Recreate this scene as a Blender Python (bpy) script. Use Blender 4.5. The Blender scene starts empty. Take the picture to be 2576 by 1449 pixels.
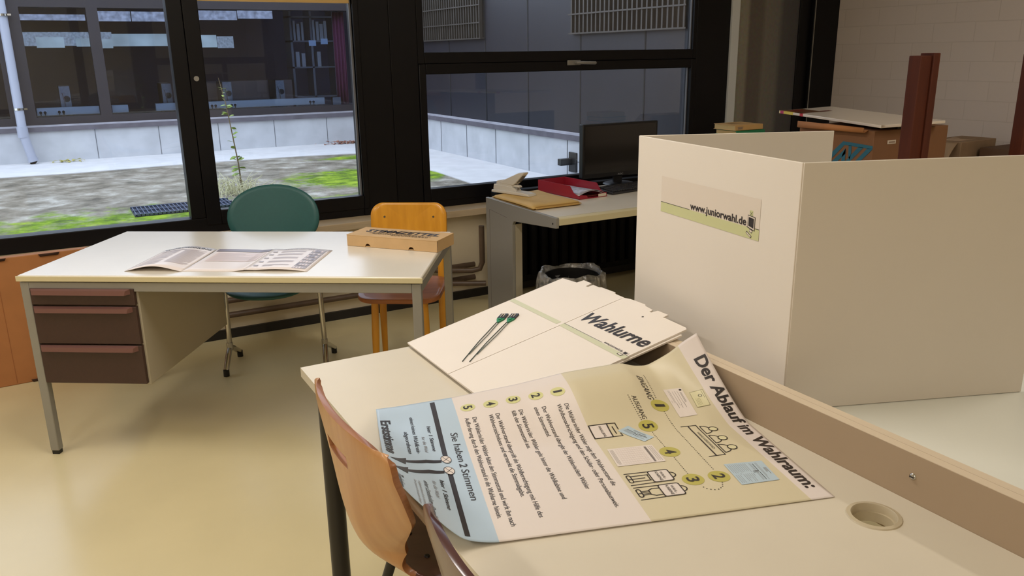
import bpy, bmesh, math, random
import numpy as np
from mathutils import Vector, Matrix, Euler
random.seed(4)
C = bpy.context.scene
COL = C.collection

# ---------------------------------------------------------------- camera
def cam_setup():
    f = 2049.4; yaw, pit, rol = math.radians(29.088), math.radians(16.026), math.radians(.826)
    fw = Vector((math.sin(yaw)*math.cos(pit), math.cos(yaw)*math.cos(pit), -math.sin(pit)))
    rt = Vector((math.cos(yaw), -math.sin(yaw), 0)); dn = fw.cross(rt)
    r2 = rt*math.cos(rol)+dn*math.sin(rol); d2 = dn*math.cos(rol)-rt*math.sin(rol)
    cd = bpy.data.cameras.new('camera'); co = bpy.data.objects.new('camera', cd); COL.objects.link(co)
    m = Matrix((r2, -d2, -fw)).transposed().to_4x4(); m.translation = (0, 0, 1.5)
    co.matrix_world = m
    cd.sensor_fit = 'HORIZONTAL'; cd.sensor_width = 36; cd.lens = 36*f/2576; cd.clip_start = .02; cd.clip_end = 200
    C.camera = co
cam_setup()

# ---------------------------------------------------------------- world, exposure
W = bpy.data.worlds.new('sky'); C.world = W; W.use_nodes = True
bg = W.node_tree.nodes['Background']; bg.inputs[0].default_value = (.77, .865, 1.0, 1); bg.inputs[1].default_value = 2.75
C.view_settings.view_transform = 'Standard'; C.view_settings.look = 'None'
C.view_settings.exposure = 0; C.view_settings.gamma = 1; C.view_settings.use_curve_mapping = False
LAMP = dict(color=(1, .935, .86), strength=32.5)

# ---------------------------------------------------------------- materials
def lin(c):
    if isinstance(c, str): c = [int(c[i:i+2], 16) for i in (0, 2, 4)]
    return tuple((v/255/12.92 if v/255 <= .04045 else ((v/255+.055)/1.055)**2.4) for v in c[:3])+(1,)
MATS = {}
def mat(name, c, rough=.5, metal=0., var=0., scale=20., bump=0., spec=.5, c2=None, stretch=None, coat=0., detail=4):
    if name in MATS: return MATS[name]
    m = bpy.data.materials.new(name); m.use_nodes = True; nt = m.node_tree; n = nt.nodes; l = nt.links
    b = n['Principled BSDF']; b.inputs['Base Color'].default_value = lin(c); b.inputs['Roughness'].default_value = rough
    b.inputs['Metallic'].default_value = metal; b.inputs['Specular IOR Level'].default_value = spec
    if coat: b.inputs['Coat Weight'].default_value = coat
    if var or c2 or bump:
        tc = n.new('ShaderNodeTexCoord'); mp = n.new('ShaderNodeMapping'); l.new(tc.outputs['Object'], mp.inputs[0])
        if stretch: mp.inputs['Scale'].default_value = stretch
        no = n.new('ShaderNodeTexNoise'); no.inputs['Scale'].default_value = scale; no.inputs['Detail'].default_value = detail
        l.new(mp.outputs[0], no.inputs['Vector'])
        if var or c2:
            r = n.new('ShaderNodeValToRGB'); a = lin(c)
            lo = lin(c2) if c2 else tuple(max(0, v*(1-var)) for v in a[:3])+(1,)
            hi = a if c2 else tuple(min(1, v*(1+var)) for v in a[:3])+(1,)
            r.color_ramp.elements[0].position = .3; r.color_ramp.elements[1].position = .7
            r.color_ramp.elements[0].color = lo; r.color_ramp.elements[1].color = hi
            l.new(no.outputs['Fac'], r.inputs[0]); l.new(r.outputs[0], b.inputs['Base Color'])
        if bump:
            bp = n.new('ShaderNodeBump'); bp.inputs['Strength'].default_value = bump; bp.inputs['Distance'].default_value = .004
            l.new(no.outputs['Fac'], bp.inputs['Height']); l.new(bp.outputs[0], b.inputs['Normal'])
    MATS[name] = m; return m
def emit(name, c, s, scale=0, lo=.5):
    m = bpy.data.materials.new(name); m.use_nodes = True; nt = m.node_tree; n = nt.nodes
    n.remove(n['Principled BSDF']); e = n.new('ShaderNodeEmission'); e.inputs[0].default_value = c if len(c) == 4 else c+(1,)
    e.inputs[1].default_value = s; nt.links.new(e.outputs[0], n['Material Output'].inputs[0])
    if scale:
        tc = n.new('ShaderNodeTexCoord'); no = n.new('ShaderNodeTexNoise'); no.inputs['Scale'].default_value = scale
        nt.links.new(tc.outputs['Object'], no.inputs['Vector'])
        mr = n.new('ShaderNodeMapRange'); mr.inputs['To Min'].default_value = lo*s; mr.inputs['To Max'].default_value = 1.4*s
        mr.inputs['From Min'].default_value = .3; mr.inputs['From Max'].default_value = .7
        nt.links.new(no.outputs['Fac'], mr.inputs['Value']); nt.links.new(mr.outputs[0], e.inputs[1])
    MATS[name] = m; return m
def glass_mat(name, tint=(1, 1, 1, 1), refl=1.0):
    m = bpy.data.materials.new(name); m.use_nodes = True; nt = m.node_tree; n = nt.nodes
    n.remove(n['Principled BSDF']); t = n.new('ShaderNodeBsdfTransparent'); t.inputs[0].default_value = tint
    g = n.new('ShaderNodeBsdfGlossy'); g.inputs['Roughness'].default_value = .0
    fr = n.new('ShaderNodeFresnel'); fr.inputs[0].default_value = 1.5
    mm = n.new('ShaderNodeMath'); mm.operation = 'MULTIPLY'; mm.inputs[1].default_value = refl; mm.use_clamp = True
    mx = n.new('ShaderNodeMixShader'); L = nt.links
    L.new(fr.outputs[0], mm.inputs[0]); L.new(mm.outputs[0], mx.inputs[0]); L.new(t.outputs[0], mx.inputs[1]); L.new(g.outputs[0], mx.inputs[2])
    L.new(mx.outputs[0], n['Material Output'].inputs[0]); MATS[name] = m; return m

M_GLASS = glass_mat('window_glass', (.95, .97, 1, 1), .75)
M_GLASS2 = glass_mat('far_window_glass', (.8, .85, .95, 1), 1.0)
BLACK = mat('black_frame_paint', (11, 9, 12), .4, spec=.25)
BLACKP = mat('black_plastic', (18, 18, 20), .4)
CREAM = mat('laminate_cream', (230, 222, 206), .24, var=.02, scale=6, spec=.85)
CREAM2 = mat('laminate_cream_matt', (212, 202, 182), .42, var=.02, scale=6, spec=.4)
CREAMEDGE = mat('laminate_edge', (212, 200, 160), .3)
WHITELAM = mat('laminate_white', (226, 226, 214), .3, var=.015, scale=5)
SILVER = mat('silver_grey_steel', (150, 147, 140), .4, metal=.25)
GREYBEIGE = mat('grey_beige_steel', (172, 162, 140), .45)
BROWNFRONT = mat('brown_drawer_lacquer', (62, 39, 33), .4, var=.06, scale=90)
CHROME = mat('chrome', (190, 188, 182), .12, metal=1)
WHITECARD = mat('white_card', (232, 222, 210), .5, var=.01, scale=8)
INK = mat('ink_black', (42, 34, 32), .4)
INK2 = mat('ink_grey', (120, 110, 105), .45)
GREENBAND = mat('print_pale_green', (200, 200, 148), .45)
OLIVE = mat('print_olive', (182, 172, 84), .4)
PAPERWHITE = mat('poster_white', (222, 210, 200), .42)
PAPERKHAKI = mat('poster_khaki', (208, 196, 164), .42)
PAPERBLUE = mat('poster_blue', (180, 198, 212), .34)
PAPERPINK = mat('poster_pale', (222, 210, 202), .42)
CARD = mat('cardboard', (206, 170, 122), .75, var=.06, scale=14)
CARDDARK = mat('cardboard_orange', (172, 114, 66), .75, var=.06, scale=10)

# ---------------------------------------------------------------- mesh helpers
class MB:
    def __init__(s): s.v = []; s.f = []; s.m = []
    def add(s, vs, fs, mi=0, tr=None):
        o = len(s.v)
        for p in vs:
            p = Vector(p); s.v.append(tuple(tr @ p) if tr else tuple(p))
        for f in fs: s.f.append([o+i for i in f]); s.m.append(mi)
        return s
    def box(s, lo, hi, mi=0, tr=None):
        x0, y0, z0 = lo; x1, y1, z1 = hi
        vs = [(x0,y0,z0),(x1,y0,z0),(x1,y1,z0),(x0,y1,z0),(x0,y0,z1),(x1,y0,z1),(x1,y1,z1),(x0,y1,z1)]
        return s.add(vs, [(3,2,1,0),(4,5,6,7),(0,1,5,4),(1,2,6,5),(2,3,7,6),(3,0,4,7)], mi, tr)
    def tube(s, pts, r, seg=12, mi=0, caps=True, tr=None):
        pts = [Vector(p) for p in pts]; n = len(pts); rs = r if isinstance(r, (list, tuple)) else [r]*n
        vs = []; up = None
        for i, p in enumerate(pts):
            d = (pts[min(i+1, n-1)]-pts[max(i-1, 0)]).normalized()
            if up is None: up = Vector((0, 0, 1)) if abs(d.z) < .9 else Vector((1, 0, 0))
            a = d.cross(up); a = a.normalized() if a.length > 1e-6 else d.orthogonal().normalized()
            b = d.cross(a).normalized(); up = a.cross(d)
            for k in range(seg):
                t = 2*math.pi*k/seg; vs.append(p+(a*math.cos(t)+b*math.sin(t))*rs[i])
        fs = [(i*seg+k, i*seg+(k+1) % seg, (i+1)*seg+(k+1) % seg, (i+1)*seg+k) for i in range(n-1) for k in range(seg)]
        if caps: fs += [tuple(range(seg))[::-1], tuple((n-1)*seg+k for k in range(seg))]
        return s.add(vs, fs, mi, tr)
    def lathe(s, prof, seg=32, mi=0, tr=None, close=False):
        vs = [(r*math.cos(2*math.pi*k/seg), r*math.sin(2*math.pi*k/seg), z) for r, z in prof for k in range(seg)]
        n = len(prof); R = range(n if close else n-1)
        fs = [(i*seg+k, i*seg+(k+1) % seg, ((i+1) % n)*seg+(k+1) % seg, ((i+1) % n)*seg+k) for i in R for k in range(seg)]
        return s.add(vs, fs, mi, tr)
    def prism(s, poly, h0, h1, axis='z', mi=0, tr=None):
        def P(a, b, h): return {'z': (a, b, h), 'y': (a, h, b), 'x': (h, a, b)}[axis]
        n = len(poly); vs = [P(a, b, h0) for a, b in poly]+[P(a, b, h1) for a, b in poly]
        fs = [tuple(range(n))[::-1], tuple(range(n, 2*n))]+[(i, (i+1) % n, n+(i+1) % n, n+i) for i in range(n)]
        return s.add(vs, fs, mi, tr)
    def grid(s, fn, nu, nv, mi=0, tr=None):
        vs = [fn(i/nu, j/nv) for i in range(nu+1) for j in range(nv+1)]
        fs = [(i*(nv+1)+j, (i+1)*(nv+1)+j, (i+1)*(nv+1)+j+1, i*(nv+1)+j+1) for i in range(nu) for j in range(nv)]
        return s.add(vs, fs, mi, tr)
    def build(s, name, mats, parent=None, bevel=0, smooth=True, solid=0, offset=-1, subsurf=0, seg=2, weld=False):
        me = bpy.data.meshes.new(name); me.from_pydata(s.v, [], s.f)
        for m in (mats if isinstance(mats, (list, tuple)) else [mats]): me.materials.append(m)
        for p, mi in zip(me.polygons, s.m): p.material_index = mi
        bm = bmesh.new(); bm.from_mesh(me)
        if weld: bmesh.ops.remove_doubles(bm, verts=bm.verts, dist=1e-6)
        bmesh.ops.recalc_face_normals(bm, faces=bm.faces); bm.to_mesh(me); bm.free()
        o = bpy.data.objects.new(name, me); COL.objects.link(o)
        if smooth:
            for p in me.polygons: p.use_smooth = True
            me.set_sharp_from_angle(angle=math.radians(35))
        if parent: o.parent = parent
        if solid:
            md = o.modifiers.new('solid', 'SOLIDIFY'); md.thickness = solid; md.offset = offset
        if bevel:
            md = o.modifiers.new('bevel', 'BEVEL'); md.width = bevel; md.segments = seg; md.limit_method = 'ANGLE'; md.angle_limit = math.radians(40)
        if subsurf:
            md = o.modifiers.new('sub', 'SUBSURF'); md.levels = subsurf; md.render_levels = subsurf
        return o
def thing(name, label, cat, loc=(0, 0, 0), rz=0, group=None):
    o = bpy.data.objects.new(name, None); COL.objects.link(o); o.location = loc; o.rotation_euler = (0, 0, rz); o.empty_display_size = .05
    return tag(o, label, cat, group)
def tag(o, label, cat, group=None, kind=None):
    o['label'] = label; o['category'] = cat
    if group: o['group'] = group
    if kind: o['kind'] = kind
    return o
def struct(o, label=None, cat=None):
    o['kind'] = 'structure'
    if label: o['label'] = label
    if cat: o['category'] = cat
    return o
def boxobj(name, lo, hi, m, parent=None, bevel=0): return MB().box(lo, hi).build(name, m, parent, bevel=bevel)
def arc(cx, cy, r, a0, a1, n=8): return [(cx+r*math.cos(math.radians(a0+(a1-a0)*i/n)), cy+r*math.sin(math.radians(a0+(a1-a0)*i/n))) for i in range(n+1)]

# ---------------------------------------------------------------- print helper (lettering and drawings laid on a surface)
_tc = {}
def text_geo(s, bold=0., shear=0.):
    k = (s, bold, shear)
    if k in _tc: return _tc[k]
    cu = bpy.data.curves.new('lettering', 'FONT'); cu.body = s; cu.size = 1; cu.offset = bold; cu.shear = shear; cu.resolution_u = 3
    o = bpy.data.objects.new('lettering', cu); COL.objects.link(o); bpy.context.view_layer.update()
    me = bpy.data.meshes.new_from_object(o.evaluated_get(bpy.context.evaluated_depsgraph_get()))
    v = [(p.co.x, p.co.y) for p in me.vertices]; f = [tuple(p.vertices) for p in me.polygons]
    bpy.data.objects.remove(o); bpy.data.curves.remove(cu); bpy.data.meshes.remove(me)
    _tc[k] = (v, f); return v, f
def cap_h():
    v, f = text_geo('H'); return max(p[1] for p in v)-min(p[1] for p in v)
class Print:
    def __init__(s): s.bm = bmesh.new()
    def _face(s, pts, mi, layer):
        vs = [s.bm.verts.new((p[0], p[1], layer*.00025)) for p in pts]
        try: f = s.bm.faces.new(vs); f.material_index = mi
        except ValueError: pass
    def poly(s, pts, mi=0, layer=1): s._face(pts, mi, layer); return s
    def rect(s, x0, y0, x1, y1, mi=0, layer=1): return s.poly([(x0, y0), (x1, y0), (x1, y1), (x0, y1)], mi, layer)
    def disc(s, x, y, r, mi=0, layer=1, ry=None, n=28):
        ry = ry or r; return s.poly([(x+r*math.cos(2*math.pi*i/n), y+ry*math.sin(2*math.pi*i/n)) for i in range(n)], mi, layer)
    def stroke(s, pts, w, mi=0, layer=2, closed=False):
        n = len(pts)
        for i in range(n if closed else n-1):
            a = Vector(pts[i]); b = Vector(pts[(i+1) % n]); d = b-a
            if d.length < 1e-7: continue
            d.normalize(); q = Vector((-d.y, d.x))*w/2; e = d*w*.45
            s.poly([a-e-q, b+e-q, b+e+q, a-e+q], mi, layer)
        return s
    def ring(s, x, y, r, w, mi=0, layer=2, a0=0, a1=360, n=22, ry=None):
        ry = ry or r
        return s.stroke([(x+r*math.cos(math.radians(a0+(a1-a0)*i/n)), y+ry*math.sin(math.radians(a0+(a1-a0)*i/n))) for i in range(n+1)], w, mi, layer)
    def dots(s, pts, step, r, mi=0, layer=2):
        acc = 0
        for i in range(len(pts)-1):
            a = Vector(pts[i]); b = Vector(pts[i+1]); L = (b-a).length; t = acc
            while t < L:
                p = a+(b-a)*t/L; s.disc(p.x, p.y, r, mi, layer, n=6); t += step
            acc = t-L
        return s
    def text(s, t, p0, p1, cap, mi=0, layer=2, bold=0., shear=0.):
        v, f = text_geo(t, bold, shear)
        if not v: return s
        x0 = min(p[0] for p in v); x1 = max(p[0] for p in v)
        d = Vector(p1)-Vector(p0); L = d.length; d.normalize(); q = Vector((-d.y, d.x)); sx = L/(x1-x0); sy = cap/cap_h()
        vs = [s.bm.verts.new(tuple(Vector(p0)+d*(x-x0)*sx+q*y*sy)+(layer*.00025,)) for x, y in v]
        for fc in f:
            try: n = s.bm.faces.new([vs[i] for i in fc]); n.material_index = mi
            except ValueError: pass
        return s
    def build(s, name, mats, fn, parent, cut=0):
        bm = s.bm
        if cut:
            xs = [v.co.x for v in bm.verts]; ys = [v.co.y for v in bm.verts]
            for ax, vals in ((0, xs), (1, ys)):
                a = math.floor(min(vals)/cut)*cut
                while a < max(vals):
                    co = [0, 0, 0]; no = [0, 0, 0]; co[ax] = a; no[ax] = 1
                    bmesh.ops.bisect_plane(bm, geom=bm.verts[:]+bm.edges[:]+bm.faces[:], plane_co=co, plane_no=no); a += cut
        bm.normal_update()
        for f in bm.faces:
            if f.normal.z < 0: f.normal_flip()
        for v in bm.verts: v.co = fn(*v.co)
        me = bpy.data.meshes.new(name); bm.to_mesh(me); bm.free()
        for m in mats: me.materials.append(m)
        o = bpy.data.objects.new(name, me); COL.objects.link(o)
        if parent: o.parent = parent
        return o

# ================================================================ ROOM SHELL
def floor_mat():
    m = mat('linoleum', (216, 202, 160), .27, var=.03, scale=3, spec=.45); return m
def block_wall_mat():
    m = bpy.data.materials.new('painted_blockwork'); m.use_nodes = True; n = m.node_tree.nodes; L = m.node_tree.links
    b = n['Principled BSDF']; b.inputs['Roughness'].default_value = .7
    tc = n.new('ShaderNodeTexCoord'); sp = n.new('ShaderNodeSeparateXYZ'); cb = n.new('ShaderNodeCombineXYZ')
    L.new(tc.outputs['Object'], sp.inputs[0]); L.new(sp.outputs['Y'], cb.inputs['X']); L.new(sp.outputs['Z'], cb.inputs['Y'])
    br = n.new('ShaderNodeTexBrick'); br.inputs['Scale'].default_value = 1; br.inputs['Brick Width'].default_value = .3; br.inputs['Row Height'].default_value = .128
    br.inputs['Mortar Size'].default_value = .0035; br.inputs['Mortar Smooth'].default_value = .4
    br.inputs['Color1'].default_value = lin((226, 214, 206)); br.inputs['Color2'].default_value = lin((222, 210, 202)); br.inputs['Mortar'].default_value = lin((215, 203, 194))
    L.new(cb.outputs[0], br.inputs['Vector']); L.new(br.outputs['Color'], b.inputs['Base Color'])
    bp = n.new('ShaderNodeBump'); bp.inputs['Strength'].default_value = .35; bp.inputs['Distance'].default_value = .004; bp.invert = True
    L.new(br.outputs['Fac'], bp.inputs['Height']); L.new(bp.outputs[0], b.inputs['Normal']); return m
WALLP = mat('wall_paint_cream', (226, 212, 184), .6, var=.02, scale=4)
CEIL = mat('ceiling_paint', (238, 234, 228), .8)
X0, X1, Y0, Y1, ZC = -3.6, 5.475, -3.6, 4.535, 2.9
struct(boxobj('floor', (X0-.1, Y0-.1, -.1), (X1+.1, Y1+.12, 0), floor_mat()))
struct(boxobj('ceiling', (X0-.1, Y0-.1, ZC), (X1+.1, Y1+.2, ZC+.1), CEIL))
struct(boxobj('wall_right', (X1, Y0-.1, 0), (X1+.1, Y1+.2, ZC), block_wall_mat()))
struct(boxobj('wall_left', (X0-.1, Y0-.1, 0), (X0, Y1+.2, ZC), WALLP))
struct(boxobj('wall_front', (X0, Y0-.1, 0), (X1, Y0, ZC), WALLP))
wb = MB().box((X0, Y1, 0), (X1, 4.70, .545)).box((X0, 4.60, 2.55), (X1, 4.70, ZC))
struct(wb.build('wall_back', WALLP, smooth=False))
struct(boxobj('baseboard_back', (X0, 4.515, 0), (X1, Y1, .05), mat('baseboard_black', (26, 23, 22), .5)))
SILL = mat('sill_wood', (190, 170, 140), .5, var=.08, scale=8, stretch=(1, 12, 12))
struct(boxobj('trim_1', (X0, 4.44, .545), (4.39, 4.62, .588), SILL, bevel=.004), 'pale window sill board running under the black window frames', 'window sill')

# windows: black frames, sashes and panes
def pane(x0, x1, z0, z1, parent, y=4.645):
    return boxobj('pane', (x0, y-.003, z0), (x1, y+.003, z1), M_GLASS, parent)
def frame_ring(mb, x0, x1, z0, z1, w, y0, y1):
    mb.box((x0, y0, z0), (x0+w[0], y1, z1)); mb.box((x1-w[1], y0, z0), (x1, y1, z1))
    mb.box((x0+w[0], y0, z0), (x1-w[1], y1, z0+w[2])); mb.box((x0+w[0], y0, z1-w[3]), (x1-w[1], y1, z1))
fm = MB(); frame_ring(fm, -3.5, 1.78, .588, 2.55, (.1, .214, .082, .08), 4.60, 4.70); fm.box((.60, 4.60, .67), (.675, 4.70, 2.47))
w1 = struct(fm.build('window_1', BLACK, bevel=.004)); pane(-3.4, .60, .67, 2.47, w1)
sm = MB(); frame_ring(sm, .675, 1.60, .63, 2.47, (.077, .034, .078, .07), 4.592, 4.66); sash = sm.build('sash', BLACK, w1, bevel=.004)
pane(.752, 1.566, .705, 2.40, sash)
boxobj('glazing_bead', (1.556, 4.625, .706), (1.5665, 4.64, 2.40), mat('bead_grey', (120, 120, 124), .4), sash)
MB().tube([(.704, 4.592, 1.4), (.704, 4.583, 1.4)], .013, 16).build('lock_cover', SILVER, sash)
PINE = mat('pine_rail', (206, 168, 104), .5, var=.08, scale=6, stretch=(1, 10, 10))
bl = boxobj('blind_rail', (-3.4, 4.612, 1.785), (.598, 4.632, 1.90), PINE, w1); boxobj('blind_rail', (.753, 4.612, 1.783), (1.555, 4.632, 1.90), PINE, w1)
fm = MB(); frame_ring(fm, 1.78, 4.39, .588, 2.55, (.17, .31, .06, .08), 4.60, 4.70)
w2 = struct(fm.build('window_2', BLACK, bevel=.004))
sm = MB(); frame_ring(sm, 1.95, 4.08, .63, 1.45, (.045, .045, .078, .06), 4.592, 4.66); sl = sm.build('sash', BLACK, w2, bevel=.004); pane(1.995, 4.035, .708, 1.39, sl)
sm = MB(); frame_ring(sm, 1.95, 4.08, 1.45, 2.47, (.042, .03, .066, .07), 4.60, 4.66); su = sm.build('sash', BLACK, w2, bevel=.004); pane(1.992, 4.05, 1.516, 2.40, su)
boxobj('glazing_bead', (4.028, 4.625, .709), (4.0355, 4.64, 1.389), MATS['bead_grey'], sl); boxobj('glazing_bead', (4.042, 4.625, 1.517), (4.0505, 4.64, 2.40), MATS['bead_grey'], su)
hd = boxobj('handle_plate', (2.985, 4.58, 1.424), (3.085, 4.592, 1.456), SILVER, sl, bevel=.003)
MB().tube([(3.045, 4.59, 1.44), (3.045, 4.555, 1.44), (3.07, 4.545, 1.44), (3.17, 4.545, 1.437), (3.178, 4.55, 1.437)], .0105, 12).build('handle_lever', SILVER, hd)
# pillar between window and right wall
def pillar_mat():
    m = bpy.data.materials.new('pillar_concrete'); m.use_nodes = True; n = m.node_tree.nodes; L = m.node_tree.links; b = n['Principled BSDF']; b.inputs['Roughness'].default_value = .7
    tc = n.new('ShaderNodeTexCoord'); sp = n.new('ShaderNodeSeparateXYZ'); L.new(tc.outputs['Object'], sp.inputs[0])
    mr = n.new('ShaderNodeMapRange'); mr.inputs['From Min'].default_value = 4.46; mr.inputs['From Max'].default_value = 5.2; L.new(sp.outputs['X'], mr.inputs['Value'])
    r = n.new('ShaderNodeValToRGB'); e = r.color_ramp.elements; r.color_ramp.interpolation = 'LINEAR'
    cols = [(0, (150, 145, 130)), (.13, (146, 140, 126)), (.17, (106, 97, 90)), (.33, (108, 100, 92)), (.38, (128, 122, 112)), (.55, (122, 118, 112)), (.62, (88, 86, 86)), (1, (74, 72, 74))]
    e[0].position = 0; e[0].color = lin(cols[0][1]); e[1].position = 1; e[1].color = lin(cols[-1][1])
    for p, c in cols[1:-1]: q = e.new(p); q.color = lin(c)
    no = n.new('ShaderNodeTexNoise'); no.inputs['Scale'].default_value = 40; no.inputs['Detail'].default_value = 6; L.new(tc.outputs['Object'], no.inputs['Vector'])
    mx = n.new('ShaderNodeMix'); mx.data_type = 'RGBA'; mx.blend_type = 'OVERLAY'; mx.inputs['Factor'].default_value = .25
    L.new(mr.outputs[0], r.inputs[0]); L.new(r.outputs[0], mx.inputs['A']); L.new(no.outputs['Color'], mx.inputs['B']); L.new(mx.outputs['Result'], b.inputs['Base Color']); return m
struct(boxobj('trim_2', (4.39, 4.585, .545), (4.462, 4.70, ZC), mat('white_reveal', (226, 230, 232), .6)), 'narrow pale strip beside the concrete pillar', 'trim')
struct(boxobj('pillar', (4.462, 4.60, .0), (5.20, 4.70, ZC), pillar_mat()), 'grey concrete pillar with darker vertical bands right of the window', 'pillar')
pf = MB().box((5.20, 4.56, 0), (5.474, 4.70, ZC)).box((5.08, 4.59, 0), (5.20, 4.70, ZC))
tp = struct(pf.build('trim_3', BLACK, bevel=.003), 'black post in the corner beside the block wall', 'trim')
boxobj('edge_line', (5.205, 4.557, .0), (5.212, 4.562, ZC), SILVER, tp)

# ceiling lamps (above the frame): the room's light; right-hand lamp is added fill
LE = emit('lamp_diffuser', LAMP['color'], LAMP['strength'])
def ceiling_lamp(x, y, label, L=1.5, w=.16):
    t = thing('ceiling_lamp', label, 'lamp', (x, y, 2.62), 0, 'ceiling lamps')
    boxobj('housing', (-w/2-.02, -L/2-.02, .02), (w/2+.02, L/2+.02, .28), mat('lamp_housing', (220, 220, 215), .5), t)
    MB().add([(-w/2, -L/2, .018), (w/2, -L/2, .018), (w/2, L/2, .018), (-w/2, L/2, .018)], [(3, 2, 1, 0)]).build('diffuser', LE, t)
for x, y, l in ((-1.5, 2.9, 'long ceiling lamp above the floor left of the desk with papers'), (-1.5, .6, 'long ceiling lamp above the floor left of the camera'), (-.5, -1.7, 'long ceiling lamp behind the camera'), (.6, 2.2, 'long ceiling lamp above the gap between both desks'), (3.3, .3, 'added fill lamp between the voting booth and the block wall')):  # last lamp is added to brighten the block wall and booth inside
    ceiling_lamp(x, y, l)

# heating pipes and radiator under the window
PIPE = mat('pipe_brown_paint', (92, 74, 60), .4, var=.1, scale=30)
for z, top in ((.222, True), (.139, False)):
    pts = [(X0, 4.495, z), (2.23, 4.495, z)]
    o = MB().tube(pts, .017, 12)
    o.tube([(1.95, 4.495, z), (1.99, 4.46, z), (2.15, 4.36, z)]+([(2.19, 4.34, z+.01), (2.205, 4.335, z+.05), (2.205, 4.335, .50)] if top else [(2.22, 4.32, z)]), .017, 12)
    tag(o.build('heating_pipe', PIPE), ('brown heating pipe along the wall, upper one of two, with an upright branch' if top else 'brown heating pipe along the wall, lower one just above the baseboard'), 'pipe', 'heating pipes under the window')
rad = thing('radiator', 'black ribbed radiator behind the desk with the monitor', 'radiator', (3.37, 4.43, 0))
DARKRAD = mat('radiator_black', (9, 7, 7), .6, spec=.2)
mb = MB()
for i in range(26): mb.tube([(-.98+i*.078, 0, .12), (-.98+i*.078, 0, .66)], .03, 8)
mb.build('fins', DARKRAD, rad)
boxobj('shade_backing', (-1.0, .032, .12), (1.0, .05, .64), DARKRAD, rad)  # added dark sheet standing in for shade between the fins
MB().box((-1.02, -.02, .08), (1.02, .05, .12)).box((-1.02, -.02, .64), (1.02, .05, .68)).build('header', DARKRAD, rad, bevel=.006)

# ================================================================ COURTYARD
ZG, YF, XR = .36, 10.95, 4.15
def ground_mat():
    m = bpy.data.materials.new('courtyard_soil_and_moss'); m.use_nodes = True; n = m.node_tree.nodes; L = m.node_tree.links; b = n['Principled BSDF']; b.inputs['Roughness'].default_value = .9; b.inputs['Specular IOR Level'].default_value = .2
    tc = n.new('ShaderNodeTexCoord')
    def noise(sc, det=6, st=(1, 1, 1)):
        mp = n.new('ShaderNodeMapping'); mp.inputs['Scale'].default_value = st; L.new(tc.outputs['Object'], mp.inputs[0])
        q = n.new('ShaderNodeTexNoise'); q.inputs['Scale'].default_value = sc; q.inputs['Detail'].default_value = det; q.inputs['Roughness'].default_value = .65; L.new(mp.outputs[0], q.inputs['Vector']); return q.outputs['Fac']
    def ramp(f, *st):
        r = n.new('ShaderNodeValToRGB'); e = r.color_ramp.elements
        e[0].position, e[0].color = st[0][0], lin(st[0][1]); e[1].position, e[1].color = st[-1][0], lin(st[-1][1])
        for p, c in st[1:-1]: q = e.new(p); q.color = lin(c)
        L.new(f, r.inputs[0]); return r.outputs[0]
    soil = ramp(noise(4.5, 12), (.32, (96, 90, 80)), (.46, (134, 126, 112)), (.56, (156, 149, 136)), (.70, (196, 191, 180)))
    moss = ramp(noise(7, 8), (.35, (72, 92, 40)), (.5, (116, 146, 34)), (.66, (160, 184, 54)))
    def blob(c, r):
        vd = n.new('ShaderNodeVectorMath'); vd.operation = 'SUBTRACT'; vd.inputs[1].default_value = c; L.new(tc.outputs['Object'], vd.inputs[0])
        vs = n.new('ShaderNodeVectorMath'); vs.operation = 'DIVIDE'; vs.inputs[1].default_value = r; L.new(vd.outputs[0], vs.inputs[0])
        ln = n.new('ShaderNodeVectorMath'); ln.operation = 'LENGTH'; L.new(vs.outputs[0], ln.inputs[0])
        mr = n.new('ShaderNodeMapRange'); mr.inputs['From Min'].default_value = 1.1; mr.inputs['From Max'].default_value = .35; L.new(ln.outputs['Value'], mr.inputs['Value']); return mr.outputs[0]
    def math2(op, a, b_):
        q = n.new('ShaderNodeMath'); q.operation = op
        for i, v in enumerate((a, b_)):
            if isinstance(v, (int, float)): q.inputs[i].default_value = v
            else: L.new(v, q.inputs[i])
        return q.outputs[0]
    bl = math2('MAXIMUM', blob((2.75, 7.7, ZG), (1.25, .95, 9)), math2('MAXIMUM', blob((.75, 6.15, ZG), (1.5, .4, 9)), blob((3.6, 9.3, ZG), (1.4, .35, 9))))
    bl = math2('MAXIMUM', bl, math2('MULTIPLY', blob((.3, 6.3, ZG), (3.2, 1.3, 9)), .74))
    fac = math2('MULTIPLY_ADD', noise(5, 8), 1.4); fac.node.inputs[2].default_value = -.72
    fac = math2('ADD', fac, bl); mr = n.new('ShaderNodeMapRange'); mr.inputs['From Min'].default_value = .42; mr.inputs['From Max'].default_value = .72; L.new(fac, mr.inputs['Value'])
    mx = n.new('ShaderNodeMix'); mx.data_type = 'RGBA'; L.new(mr.outputs[0], mx.inputs['Factor']); L.new(soil, mx.inputs['A']); L.new(moss, mx.inputs['B'])
    L.new(mx.outputs['Result'], b.inputs['Base Color'])
    bp = n.new('ShaderNodeBump'); bp.inputs['Strength'].default_value = .8; bp.inputs['Distance'].default_value = .03; L.new(noise(26, 8), bp.inputs['Height']); L.new(bp.outputs[0], b.inputs['Normal']); return m
CONC = mat('concrete_pale', (186, 188, 192), .85, var=.10, scale=5, bump=.2, detail=10)
CONCP = mat('concrete_paving_pale', (206, 204, 204), .9, var=.07, scale=6, bump=.25, detail=10)
FAC = mat('facade_dark_brown', (38, 33, 40), .5, var=.08, scale=7)
PANEL = mat('facade_dark_panel', (32, 31, 39), .42, var=.14, scale=2.2, stretch=(1, 1, .5))
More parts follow.
